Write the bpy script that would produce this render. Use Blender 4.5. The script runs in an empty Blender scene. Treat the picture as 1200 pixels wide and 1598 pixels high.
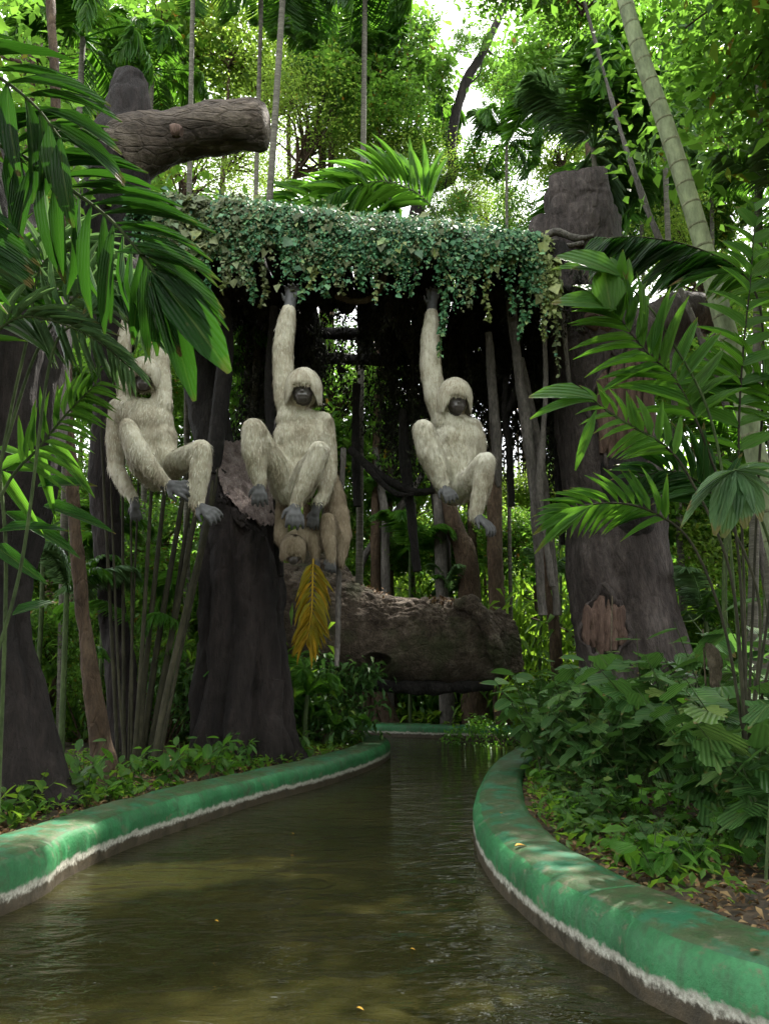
import bpy, math, random
import numpy as np
from mathutils import Vector, Matrix

random.seed(7)
sc = bpy.context.scene
C = sc.collection
# ------------------------------------------------------------------ camera
CAM_H = 1.35
PITCH = math.radians(12.7)
cam_d = bpy.data.cameras.new('camera'); cam = bpy.data.objects.new('camera', cam_d); C.objects.link(cam)
cam_d.sensor_fit = 'VERTICAL'; cam_d.sensor_height = 36.0; cam_d.lens = 26.0
cam_d.clip_start = 0.05; cam_d.clip_end = 1500
cam.location = (0, 0, CAM_H); cam.rotation_euler = (math.pi/2 + PITCH, 0, 0)
sc.camera = cam
F = 26.0/36.0*1598.0
# ------------------------------------------------------------------ world + sun
SUN_EL, SUN_AZ = math.radians(60), math.radians(32)      # azimuth clockwise from +Y (ahead), so ahead and to the right
world = bpy.data.worlds.new('World'); sc.world = world; world.use_nodes = True
wn = world.node_tree; wn.nodes.clear()
sky = wn.nodes.new('ShaderNodeTexSky'); sky.sky_type = 'NISHITA'; sky.sun_disc = False
sky.sun_elevation = SUN_EL; sky.sun_rotation = SUN_AZ
sky.air_density = 1.0; sky.dust_density = 4.0; sky.ozone_density = 1.0
wtc = wn.nodes.new('ShaderNodeTexCoord')
wno = wn.nodes.new('ShaderNodeTexNoise'); wno.inputs['Scale'].default_value = 2.2; wno.inputs['Detail'].default_value = 6
wn.links.new(wtc.outputs['Generated'], wno.inputs['Vector'])
wra = wn.nodes.new('ShaderNodeValToRGB'); wra.color_ramp.elements[0].position = 0.30; wra.color_ramp.elements[1].position = 0.62
wra.color_ramp.elements[0].color = (0.55, 0.55, 0.55, 1); wra.color_ramp.elements[1].color = (1, 1, 1, 1)
wn.links.new(wno.outputs['Fac'], wra.inputs['Fac'])
wmx = wn.nodes.new('ShaderNodeMix'); wmx.data_type = 'RGBA'
wn.links.new(wra.outputs['Color'], wmx.inputs['Factor'])
wn.links.new(sky.outputs['Color'], wmx.inputs['A'])
wmx.inputs['B'].default_value = (10.8, 11.0, 11.0, 1)     # bright thin cloud
wbg = wn.nodes.new('ShaderNodeBackground'); wbg.inputs['Strength'].default_value = 0.12
wn.links.new(wmx.outputs['Result'], wbg.inputs['Color'])
wo = wn.nodes.new('ShaderNodeOutputWorld'); wn.links.new(wbg.outputs['Background'], wo.inputs['Surface'])
sun_d = bpy.data.lights.new('sun', 'SUN'); sun_d.energy = 5.0; sun_d.angle = math.radians(0.55); sun_d.color = (1.0, 0.95, 0.85)
sun = bpy.data.objects.new('sun', sun_d); C.objects.link(sun); sun.location = (8, 12, 30)
sdir = Vector((math.sin(SUN_AZ)*math.cos(SUN_EL), math.cos(SUN_AZ)*math.cos(SUN_EL), math.sin(SUN_EL)))
sun.rotation_euler = sdir.to_track_quat('Z', 'Y').to_euler()
sc.view_settings.view_transform = 'Standard'; sc.view_settings.look = 'None'
sc.view_settings.exposure = 1.78; sc.view_settings.gamma = 1.0; sc.view_settings.use_curve_mapping = False
cy = sc.cycles
cy.use_denoising = True
cy.max_bounces = 7; cy.diffuse_bounces = 4; cy.glossy_bounces = 3; cy.transmission_bounces = 4; cy.transparent_max_bounces = 6
cy.sample_clamp_indirect = 6.0; cy.caustics_reflective = False; cy.caustics_refractive = False
try:
    cy.denoiser = 'OPENIMAGEDENOISE'; cy.denoising_input_passes = 'RGB_ALBEDO_NORMAL'
    cy.denoising_prefilter = 'ACCURATE'
except Exception: pass

# ------------------------------------------------------------------ placing by the photograph's geometry
cp, sp = math.cos(PITCH), math.sin(PITCH)
def P(px, py, Y):
    u = (px-600)/F; v = (799-py)/F
    t = Y/(cp - v*sp)
    return Vector((u*t, Y, CAM_H + (sp + v*cp)*t))
def G(px, py, z=0.0):
    u = (px-600)/F; v = (799-py)/F
    t = (z-CAM_H)/(sp + v*cp)
    return Vector((u*t, (cp-v*sp)*t, z))
def SC(py, Y):                                            # metres per photograph pixel there
    v = (799-py)/F
    return Y/(cp - v*sp)/F

# ------------------------------------------------------------------ noise
def _hash(ix, iy, iz, seed=0):
    h = (ix.astype(np.int64)*374761393 + iy.astype(np.int64)*668265263 + iz.astype(np.int64)*2147483647 + seed*974634777) & 0xffffffff
    h = ((h ^ (h >> 13))*1274126177) & 0xffffffff
    h = ((h ^ (h >> 16))*2246822519) & 0xffffffff
    return ((h ^ (h >> 15)) & 0xffffff)/float(0xffffff)
def vnoise(p, seed=0):
    i = np.floor(p); f = p-i; f = f*f*(3-2*f); r = 0
    for dx in (0, 1):
        for dy in (0, 1):
            for dz in (0, 1):
                w = (f[:,0] if dx else 1-f[:,0])*(f[:,1] if dy else 1-f[:,1])*(f[:,2] if dz else 1-f[:,2])
                r = r + w*_hash(i[:,0]+dx, i[:,1]+dy, i[:,2]+dz, seed)
    return r*2-1
def fbm(p, octv=4, seed=0):
    r = 0; a = 1
    for o in range(octv):
        r = r + a*vnoise(p*(2.03**o), seed+o); a *= .5
    return r
def cell(p, seed=0):                                      # F2-F1: 0 on cell borders
    i = np.floor(p); d1 = np.full(len(p), 9.); d2 = d1.copy(); idv = np.zeros(len(p))
    for dx in (-1, 0, 1):
        for dy in (-1, 0, 1):
            for dz in (-1, 0, 1):
                c = i + np.array([dx, dy, dz])
                q = c + np.stack([_hash(c[:,0], c[:,1], c[:,2], seed+k) for k in (1, 2, 3)], 1)
                d = np.linalg.norm(p-q, axis=1)
                h = _hash(c[:,0], c[:,1], c[:,2], seed+9)
                new = d < d1
                d2 = np.where(new, d1, np.minimum(d2, d)); idv = np.where(new, h, idv); d1 = np.where(new, d, d1)
    return d2-d1, idv

# ------------------------------------------------------------------ mesh builder
class MB:
    def __init__(s): s.v = []; s.f = []; s.m = []; s.n = 0
    def add(s, v, f, mi=0):
        v = np.asarray(v, float).reshape(-1, 3); f = np.asarray(f, int)
        s.v.append(v); s.f.append(f+s.n); s.m.append(np.full(len(f), mi)); s.n += len(v)
    def tris(s): return sum(len(f)*(f.shape[1]-2) for f in s.f)
    def build(s, name, mats, parent=None, loc=(0,0,0), smooth=True, offset=None):
        V = np.concatenate(s.v)
        if offset is not None: V = V - np.array(offset)
        me = bpy.data.meshes.new(name)
        me.vertices.add(len(V)); me.vertices.foreach_set('co', V.astype(np.float32).ravel())
        nl = sum(f.size for f in s.f); nf = sum(len(f) for f in s.f)
        me.loops.add(nl); me.polygons.add(nf)
        me.loops.foreach_set('vertex_index', np.concatenate([f.ravel() for f in s.f]).astype(np.int32))
        tot = np.concatenate([np.full(len(f), f.shape[1]) for f in s.f]); st = np.concatenate([[0], np.cumsum(tot)[:-1]])
        me.polygons.foreach_set('loop_start', st.astype(np.int32))
        me.polygons.foreach_set('material_index', np.concatenate(s.m).astype(np.int32))
        me.update(calc_edges=True)
        me.polygons.foreach_set('use_smooth', np.full(nf, smooth))
        for m in (mats if isinstance(mats, (list, tuple)) else [mats]): me.materials.append(m)
        me.validate()
        return link(name, me, parent, loc)
def link(name, me, parent=None, loc=(0,0,0)):
    o = bpy.data.objects.new(name, me); C.objects.link(o); o.location = loc
    if parent is not None: o.parent = parent
    return o
def tag(o, label=None, cat=None, group=None, kind=None):
    if label: o['label'] = label
    if cat: o['category'] = cat
    if group: o['group'] = group
    if kind: o['kind'] = kind
    return o
def empty(name, loc, label, cat, group=None):
    o = bpy.data.objects.new(name, None); C.objects.link(o); o.location = loc; o.empty_display_size = .2
    return tag(o, label, cat, group)
KIDS = {}
def children(o):
    return [c for c in bpy.data.objects if c.parent == o]
def copy_tree(src, kids, loc, rz=0, s=1.0, label=None, rot=None):
    """kids: list of (child, [grandchildren])"""
    r = src.copy(); C.objects.link(r); r.location = loc; r.rotation_euler = rot or (0, 0, rz)
    r.scale = (s, s, s) if not hasattr(s, '__len__') else s
    if label: r['label'] = label
    for c, gs in kids:
        d = c.copy(); C.objects.link(d); d.parent = r
        for g in gs:
            e = g.copy(); C.objects.link(e); e.parent = d
    return r

def spline(pts, n):
    pts = [np.array(p, float) for p in pts]
    P0 = [2*pts[0]-pts[1]] + pts + [2*pts[-1]-pts[-2]]
    m = len(pts)-1; out = []
    for k in range(n):
        t = k/(n-1)*m; i = min(int(t), m-1); t -= i
        a, b, c, d = P0[i], P0[i+1], P0[i+2], P0[i+3]
        out.append(.5*((2*b) + (-a+c)*t + (2*a-5*b+4*c-d)*t*t + (-a+3*b-3*c+d)*t**3))
    return np.array(out)
def frames(path):
    T = np.gradient(path, axis=0); T /= np.linalg.norm(T, axis=1)[:,None]+1e-9
    ref = np.array([0, 0, 1.]) if abs(T[0][2]) < .8 else np.array([0, 1., 0])
    A = np.zeros_like(T); B = np.zeros_like(T); a = np.cross(T[0], ref)
    for i in range(len(T)):
        a = a - T[i]*np.dot(a, T[i]); a /= np.linalg.norm(a)+1e-9
        A[i] = a; B[i] = np.cross(T[i], a)
    return T, A, B
def tube(mb, path, rad, sides=8, mi=0, cap=True, disp=None):
    path = np.asarray(path, float); n = len(path)
    rad = np.interp(np.linspace(0, 1, n), np.linspace(0, 1, len(rad)), rad) if hasattr(rad, '__len__') else np.full(n, rad)
    T, A, B = frames(path)
    th = np.linspace(0, 2*math.pi, sides, endpoint=False)
    dirs = A[:,None,:]*np.cos(th)[None,:,None] + B[:,None,:]*np.sin(th)[None,:,None]
    R = np.repeat(rad[:,None], sides, 1)
    if disp is not None:
        base = (path[:,None,:] + dirs*R[:,:,None]).reshape(-1, 3)
        tt = np.repeat(np.linspace(0, 1, n), sides); aa = np.tile(th, n)
        R = R + disp(base, tt, aa, dirs.reshape(-1, 3)).reshape(n, sides)
    V = path[:,None,:] + dirs*R[:,:,None]
    i = np.arange(n-1)[:,None]*sides; j = np.arange(sides)[None,:]; k = (j+1) % sides
    f = np.stack([i+j, i+k, i+sides+k, i+sides+j], -1).reshape(-1, 4)
    V = V.reshape(-1, 3)
    mb.add(V, f, mi)
    if cap:
        for e, idx in ((0, 0), (n-1, 1)):
            c = path[e]; ring = V[e*sides:(e+1)*sides]
            mb.add(np.vstack([ring, c[None]]), np.stack([np.arange(sides), (np.arange(sides)+1) % sides, np.full(sides, sides)], 1), mi)

# leaf templates: rows (t along, s across, h up), faces
def tmpl(outline, spine):
    """outline: [(t, half width)], symmetric; spine (t) same stations, folded by 'fold'"""
    v = []; f = []
    for t, w, h in outline: v += [(t, -w, h+abs(w)*spine), (t, 0, h), (t, w, h+abs(w)*spine)]
    for i in range(len(outline)-1):
        a = i*3; f += [(a, a+1, a+4, a+3), (a+1, a+2, a+5, a+4)]
    return np.array(v, float), np.array(f)
def arc(n, wf, droop=.15):
    return [(i/n, wf(i/n), -droop*(i/n)**2) for i in range(n+1)]
T_LEAF = tmpl(arc(4, lambda t: max(.02, math.sin(math.pi*min(1, t*1.02)**.8)**.9*.5), .12), .25)
T_OVAL = tmpl([(0, .03, 0), (.28, .44, -.01), (.62, .40, -.06), (1, .01, -.18)], .22)
T_SMALL = tmpl([(0, .02, 0), (.45, .5, -.02), (1, .01, -.15)], .25)
T_BLADE = tmpl(arc(5, lambda t: .5*max(.04, min(1, t*6+.15)*(1-t**3.2)), .22), .22)
T_BLADE2 = tmpl(arc(5, lambda t: .5*max(.04, min(1, t*2.2+.12)*(1-t**5*.85)), .30), .18)
T_BROAD = tmpl(arc(5, lambda t: .5*max(.04, math.sin(math.pi*(.06+.94*t))**.75), .10), .15)
T_THIN = tmpl([(0, .3, 0), (.4, .5, -.04), (1, .03, -.28)], .3)
T_DIAM = (np.array([(0,0,0), (.4,-.5,.06), (1,0,-.1), (.45,.5,.05)], float), np.array([(0,1,2,3)]))
def lobed():
    o = [(0,0.0),(.10,.20),(.06,.42),(.30,.50),(.42,.34),(.62,.44),(.80,.30),(.78,.16),(1.0,0.0)]
    v = [(0,0,0)]; v = []; f = []
    for t, w in o: v.append((t, w, .10*w-.12*t*t))
    n = len(o)
    for t, w in o[1:-1]: v.append((t, -w, .10*w-.12*t*t))
    sp_ = [(.15,0,0),(.4,0,-.02),(.65,0,-.05),(.85,0,-.09)]; s0 = len(v); v += sp_
    R = list(range(n)); L = [0]+list(range(n, n+n-2))+[n-1]
    def fan(S, flip):
        fs = [(S[0], S[1], s0), (S[1], S[2], s0), (S[2], S[3], s0), (S[3], S[4], s0+1), (S[3], s0+1, s0), (S[4], S[5], s0+2), (S[4], s0+2, s0+1), (S[5], S[6], s0+2), (S[6], S[7], s0+3), (S[6], s0+3, s0+2), (S[7], S[8], s0+3)]
        return [(a, c, b) if flip else (a, b, c) for a, b, c in fs]
    return np.array(v, float), np.array(fan(R, 0)+fan(L, 1))
T_LOBED = lobed()
def fantail(n=7):
    v = [(0,0,0)]; f = []
    for i in range(n*2+1):
        a = (i/(n*2)-.5)*1.25; r = 1.0-.22*abs(a)**1.5 - (.05 if i % 2 else 0)
        v.append((r*.5*math.cos(a*.8), r*.5*math.sin(a*.8), -.03+(.022 if i % 2 else -.01)))
        v.append((r*math.cos(a), r*math.sin(a)*.8, -.22*r*r+(.03 if i % 2 else -.01)))
    for i in range(n*2):
        a = 1+2*i; f += [(0, a, a+2)]
    f4 = [(1+2*i, 2+2*i, 4+2*i, 3+2*i) for i in range(n*2)]
    return np.array(v, float), f, f4
def leaves(mb, Pn, D, N, L, W, T, mi=0):
    """many leaves from template T at points Pn, direction D, normal N, lengths L, widths W"""
    Pn = np.asarray(Pn, float); n = len(Pn)
    if n == 0: return
    D = D/(np.linalg.norm(D, axis=1)[:,None]+1e-9)
    S = np.cross(N, D); S /= np.linalg.norm(S, axis=1)[:,None]+1e-9
    N = np.cross(D, S)
    tv, tf = T; k = len(tv)
    L = np.broadcast_to(L, (n,)); W = np.broadcast_to(W, (n,))
    V = Pn[:,None,:] + D[:,None,:]*(tv[:,0][None,:,None]*L[:,None,None]) + S[:,None,:]*(tv[:,1][None,:,None]*W[:,None,None]) + N[:,None,:]*(tv[:,2][None,:,None]*L[:,None,None])
    f = (tf[None,:,:] + (np.arange(n)*k)[:,None,None]).reshape(-1, tf.shape[1])
    mb.add(V.reshape(-1, 3), f, mi)
def rdirs(rng, n):
    d = rng.normal(size=(n, 3)); return d/np.linalg.norm(d, axis=1)[:,None]

# ------------------------------------------------------------------ materials
def nt(name):
    m = bpy.data.materials.new(name); m.use_nodes = True; t = m.node_tree; t.nodes.clear()
    out = t.nodes.new('ShaderNodeOutputMaterial'); return m, t, out
def N_(t, typ, **kw):
    n = t.nodes.new(typ)
    for k, v in kw.items():
        if k.startswith('_'): setattr(n, k[1:], v)
        else: n.inputs[k.replace('__', ' ')].default_value = v
    return n
def ramp(t, fac, stops):
    r = t.nodes.new('ShaderNodeValToRGB'); e = r.color_ramp.elements
    while len(e) < len(stops): e.new(.5)
    for el, (p, c) in zip(e, stops): el.position = p; el.color = (*c, 1) if len(c) == 3 else c
    t.links.new(fac, r.inputs['Fac']); return r.outputs['Color']
def mixc(t, fac, a, b, mode='MIX'):
    m = t.nodes.new('ShaderNodeMix'); m.data_type = 'RGBA'; m.blend_type = mode
    for s, v in (('Factor', fac), ('A', a), ('B', b)):
        i = m.inputs[s]
        if hasattr(v, 'links'): t.links.new(v, i)
        else: i.default_value = v if s == 'Factor' else (*v, 1)
    return m.outputs['Result']
def math_(t, op, a, b=0.0):
    m = t.nodes.new('ShaderNodeMath'); m.operation = op
    for i, v in enumerate((a, b)):
        if hasattr(v, 'links'): t.links.new(v, m.inputs[i])
        else: m.inputs[i].default_value = v
    return m.outputs[0]
LMARG = {}
def leaf_mat(name, stops, tcol, rough=.42, tl=.38, spec=.22, detail=False):
    LMARG[name] = (name, stops, tcol, rough, tl, spec)
    m, t, out = nt(name)
    g = t.nodes.new('ShaderNodeNewGeometry'); oi = t.nodes.new('ShaderNodeObjectInfo')
    r = math_(t, 'FRACT', math_(t, 'ADD', g.outputs['Random Per Island'], oi.outputs['Random']))
    col = ramp(t, r, stops)
    tc = t.nodes.new('ShaderNodeTexCoord')
    n1 = N_(t, 'ShaderNodeTexNoise', Scale=9.0, Detail=3.0); t.links.new(g.outputs['Position'], n1.inputs['Vector'])
    shade = ramp(t, n1.outputs['Fac'], [(.3, (.72, .72, .72)), (.7, (1.15, 1.15, 1.1))])
    col = mixc(t, 1.0, col, shade, 'MULTIPLY')
    if detail:
        sx = t.nodes.new('ShaderNodeSeparateXYZ'); t.links.new(tc.outputs['Object'], sx.inputs[0])
        ay = math_(t, 'ABSOLUTE', sx.outputs['Y'])
        col = mixc(t, ramp(t, ay, [(.012, (.5,.5,.5)), (.04, (0,0,0))]), col, (.16,.22,.07))
        w = math_(t, 'SINE', math_(t, 'ADD', math_(t, 'MULTIPLY', ay, 52.0), math_(t, 'MULTIPLY', sx.outputs['X'], -9.0)))
        col = mixc(t, 1.0, col, ramp(t, w, [(0, (.93,.93,.93)), (1, (1.05,1.05,1.05))]), 'MULTIPLY')
        nb_ = N_(t, 'ShaderNodeTexNoise', Scale=3.0, Detail=5.0); ob = t.nodes.new('ShaderNodeVectorMath'); ob.operation = 'ADD'; t.links.new(tc.outputs['Object'], ob.inputs[0]); t.links.new(oi.outputs['Location'], ob.inputs[1]); t.links.new(ob.outputs[0], nb_.inputs['Vector'])
        tip = math_(t, 'ADD', sx.outputs['X'], math_(t, 'ADD', math_(t, 'MULTIPLY', math_(t, 'SUBTRACT', nb_.outputs['Fac'], .5), .35), math_(t, 'MULTIPLY', oi.outputs['Random'], .12)))
        tipm = ramp(t, tip, [(.955, (0,0,0)), (1.04, (1,1,1))])
        col = mixc(t, tipm, col, (.13,.085,.03))
        spots = N_(t, 'ShaderNodeTexNoise', Scale=38.0, Detail=2.0); t.links.new(g.outputs['Position'], spots.inputs['Vector'])
        col = mixc(t, ramp(t, spots.outputs['Fac'], [(.68, (0,0,0)), (.74, (.6,.6,.6))]), col, (.10,.09,.03))
    p = N_(t, 'ShaderNodeBsdfPrincipled', Roughness=rough); p.inputs['Specular IOR Level'].default_value = spec
    if detail:
        bb_ = N_(t, 'ShaderNodeBump', Strength=.5, Distance=.01); t.links.new(w, bb_.inputs['Height']); t.links.new(bb_.outputs[0], p.inputs['Normal'])
    t.links.new(col, p.inputs['Base Color'])
    tr = t.nodes.new('ShaderNodeBsdfTranslucent')
    tcx = mixc(t, r, tcol, tuple(c*.55 for c in tcol)); t.links.new(tcx, tr.inputs['Color'])
    mx = t.nodes.new('ShaderNodeMixShader'); mx.inputs[0].default_value = tl
    t.links.new(p.outputs[0], mx.inputs[1]); t.links.new(tr.outputs[0], mx.inputs[2])
    t.links.new(mx.outputs[0], out.inputs['Surface'])
    return m
M = {}
M['palm_dark'] = leaf_mat('palm leaf deep green', [(0, (.012,.045,.010)), (.5, (.020,.068,.014)), (1, (.032,.09,.018))], (.045,.16,.012), .38, .26)
M['palm_mid'] = leaf_mat('palm leaf mid green', [(0, (.028,.09,.014)), (.5, (.045,.135,.02)), (1, (.075,.17,.03))], (.16,.40,.03), .38, .42)
M['palm_grey'] = leaf_mat('palm leaf grey green', [(0, (.055,.12,.05)), (.5, (.09,.175,.08)), (1, (.13,.22,.10))], (.18,.34,.10), .40, .30)
M['canopy'] = leaf_mat('canopy leaf', [(0, (.025,.075,.012)), (.6, (.05,.12,.018)), (.93, (.08,.15,.02)), (.96, (.28,.12,.01))], (.20,.42,.045), .45, .50)
M['canopy_lt'] = leaf_mat('canopy leaf light', [(0, (.045,.10,.015)), (.6, (.08,.15,.022)), (.95, (.12,.17,.02)), (1, (.3,.14,.01))], (.34,.52,.07), .45, .55)
M['under'] = leaf_mat('undergrowth leaf', [(0, (.030,.09,.014)), (.5, (.060,.15,.022)), (1, (.10,.20,.035))], (.30,.52,.04), .40, .48)
M['shrub'] = leaf_mat('shrub leaf matt green', [(0, (.032,.085,.022)), (.5, (.055,.135,.036)), (.9, (.085,.175,.045)), (1, (.15,.22,.05))], (.13,.30,.05), .40, .30)
M['bright'] = leaf_mat('bright green leaf', [(0, (.05,.15,.02)), (1, (.09,.22,.03))], (.22,.50,.04), .4, .4)  # bright leaf tone, also stands in for sun on a palm frond
M['ivy_teal'] = leaf_mat('artificial ivy teal', [(0, (.018,.078,.030)), (.35, (.045,.155,.068)), (.65, (.085,.23,.105)), (.88, (.17,.33,.15)), (1, (.25,.31,.10))], (.10,.24,.10), .5, .15)
M['ivy_olive'] = leaf_mat('artificial ivy olive', [(0, (.06,.085,.035)), (.4, (.12,.15,.07)), (.75, (.22,.24,.12)), (1, (.05,.16,.10))], (.2,.24,.08), .5, .2)
M['ivy_lime'] = leaf_mat('artificial ivy yellow green', [(0, (.13,.18,.05)), (.5, (.22,.28,.10)), (1, (.34,.38,.16))], (.3,.36,.1), .5, .25)
M['yellow'] = leaf_mat('dying frond yellow', [(0, (.16,.19,.02)), (.35, (.24,.22,.02)), (.7, (.38,.24,.02)), (1, (.50,.30,.02))], (.6,.42,.03), .45, .35)
M['litter'] = leaf_mat('leaf litter', [(0, (.06,.03,.015)), (.4, (.14,.075,.035)), (.75, (.22,.14,.07)), (.93, (.3,.2,.1)), (.96, (.08,.1,.03))], (.15,.08,.03), .7, .1)
M['orange'] = leaf_mat('fallen yellow leaf', [(0, (.5,.26,.03)), (1, (.55,.3,.03))], (.4,.2,.02), .6, .15)
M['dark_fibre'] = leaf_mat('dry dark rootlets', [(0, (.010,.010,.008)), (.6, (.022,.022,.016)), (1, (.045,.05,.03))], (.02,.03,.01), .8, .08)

def bark_mat(name, c0, c1, c2, scale=4.0, bump=.5, stretch=(1,1,.35), rough=.85, extra=None, moss=None, crk=.35):
    m, t, out = nt(name)
    tc = t.nodes.new('ShaderNodeTexCoord'); mp = t.nodes.new('ShaderNodeMapping'); mp.inputs['Scale'].default_value = stretch
    t.links.new(tc.outputs['Object'], mp.inputs['Vector'])
    n = N_(t, 'ShaderNodeTexNoise', Scale=scale, Detail=9.0, Roughness=.65); t.links.new(mp.outputs[0], n.inputs['Vector'])
    n2 = N_(t, 'ShaderNodeTexNoise', Scale=scale*7, Detail=5.0, Roughness=.7); t.links.new(mp.outputs[0], n2.inputs['Vector'])
    mu = t.nodes.new('ShaderNodeTexVoronoi'); mu.feature = 'DISTANCE_TO_EDGE'; mu.inputs['Scale'].default_value = scale*2.4
    w = mixc(t, .12, mp.outputs[0], n.outputs['Color'], 'ADD'); t.links.new(w, mu.inputs['Vector'])
    col = ramp(t, n.outputs['Fac'], [(.3, c0), (.52, c1), (.75, c2)])
    fine = ramp(t, n2.outputs['Fac'], [(.32, (.45,.45,.45)), (.52, (1,1,1)), (.72, (1.65,1.62,1.58))])
    col = mixc(t, .8, col, fine, 'MULTIPLY')
    if moss:
        n3 = N_(t, 'ShaderNodeTexNoise', Scale=1.3, Detail=5.0); t.links.new(tc.outputs['Object'], n3.inputs['Vector'])
        col = mixc(t, ramp(t, n3.outputs['Fac'], [(.52, (0,0,0)), (.66, (.7,.7,.7))]), col, moss)
    p = N_(t, 'ShaderNodeBsdfPrincipled', Roughness=rough); p.inputs['Specular IOR Level'].default_value = .25
    t.links.new(col, p.inputs['Base Color'])
    crack = ramp(t, mu.outputs['Distance'], [(0, (0,0,0)), (.09, (1,1,1))])
    h = math_(t, 'ADD', math_(t, 'MULTIPLY', crack, crk), math_(t, 'ADD', n.outputs['Fac'], math_(t, 'MULTIPLY', n2.outputs['Fac'], .95)))
    b = N_(t, 'ShaderNodeBump', Strength=bump, Distance=.07); t.links.new(h, b.inputs['Height']); t.links.new(b.outputs[0], p.inputs['Normal'])
    t.links.new(p.outputs[0], out.inputs['Surface']); return m
M['bark_concrete'] = bark_mat('moulded concrete bark', (.018,.014,.013), (.052,.041,.038), (.115,.096,.090), 2.2, 1.0, crk=.16)
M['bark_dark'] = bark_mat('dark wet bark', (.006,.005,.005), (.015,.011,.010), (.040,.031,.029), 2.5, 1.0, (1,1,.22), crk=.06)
M['bark_brown'] = bark_mat('brown bark', (.03,.018,.010), (.065,.042,.025), (.12,.085,.055), 3.0, .8)
M['bark_log'] = bark_mat('log bark', (.040,.028,.020), (.105,.080,.060), (.26,.215,.17), 3.0, .9, (1,1,1), moss=(.05,.06,.025))
M['wood_red'] = bark_mat('bare reddish wood', (.045,.026,.020), (.10,.062,.048), (.17,.115,.09), 3.0, .5, (3,3,.25))
M['bark_limb'] = bark_mat('weathered limb bark', (.026,.019,.014), (.075,.058,.045), (.17,.14,.11), 2.4, 1.0, (.35,1,1))
M['break_wood'] = bark_mat('splintered break', (.10,.072,.066), (.27,.21,.195), (.48,.41,.39), 5.0, 1.0, (2,2,.8))  # pale broken wood, colour lightened further for the light falling on the break
M['bark_grey'] = bark_mat('grey root bark', (.05,.045,.04), (.10,.09,.08), (.17,.155,.14), 4.0, .6)
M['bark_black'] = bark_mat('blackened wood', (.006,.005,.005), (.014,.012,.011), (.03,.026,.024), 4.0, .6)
M['cane'] = bark_mat('palm cane', (.014,.013,.007), (.028,.027,.014), (.055,.05,.03), 3.0, .3)
M['stem_green'] = bark_mat('green stem', (.022,.035,.012), (.045,.07,.022), (.08,.11,.04), 5.0, .2)
M['palm_trunk'] = bark_mat('ringed palm trunk', (.04,.038,.028), (.09,.085,.066), (.17,.16,.13), 3.0, .3, (.5,.5,6))
M['bamboo'] = bark_mat('grey green ringed culm', (.13,.16,.09), (.19,.225,.13), (.27,.30,.19), 1.6, .12)
M['node'] = bark_mat('culm node', (.11,.12,.07), (.16,.17,.10), (.3,.3,.2), 5, .3)
M['rope'] = bark_mat('thick rope', (.07,.055,.035), (.13,.105,.07), (.2,.17,.12), 12, .8)

def simple(name, col, rough=.6, spec=.4):
    m, t, out = nt(name); p = N_(t, 'ShaderNodeBsdfPrincipled', Roughness=rough); p.inputs['Specular IOR Level'].default_value = spec
    g = t.nodes.new('ShaderNodeTexCoord'); n = N_(t, 'ShaderNodeTexNoise', Scale=14.0, Detail=6.0); t.links.new(g.outputs['Object'], n.inputs['Vector'])
    c = mixc(t, n.outputs['Fac'], tuple(x*.65 for x in col), tuple(min(1, x*1.3) for x in col)); t.links.new(c, p.inputs['Base Color'])
    b = N_(t, 'ShaderNodeBump', Strength=.4, Distance=.01); t.links.new(n.outputs['Fac'], b.inputs['Height']); t.links.new(b.outputs[0], p.inputs['Normal'])
    t.links.new(p.outputs[0], out.inputs['Surface']); return m
M['skin'] = simple('grey rubber skin', (.066,.066,.069), .55, .3)
M['skin_face'] = simple('dark face', (.052,.045,.042), .42, .5)
M['tooth'] = simple('dark nail', (.03,.03,.032), .4)

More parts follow.
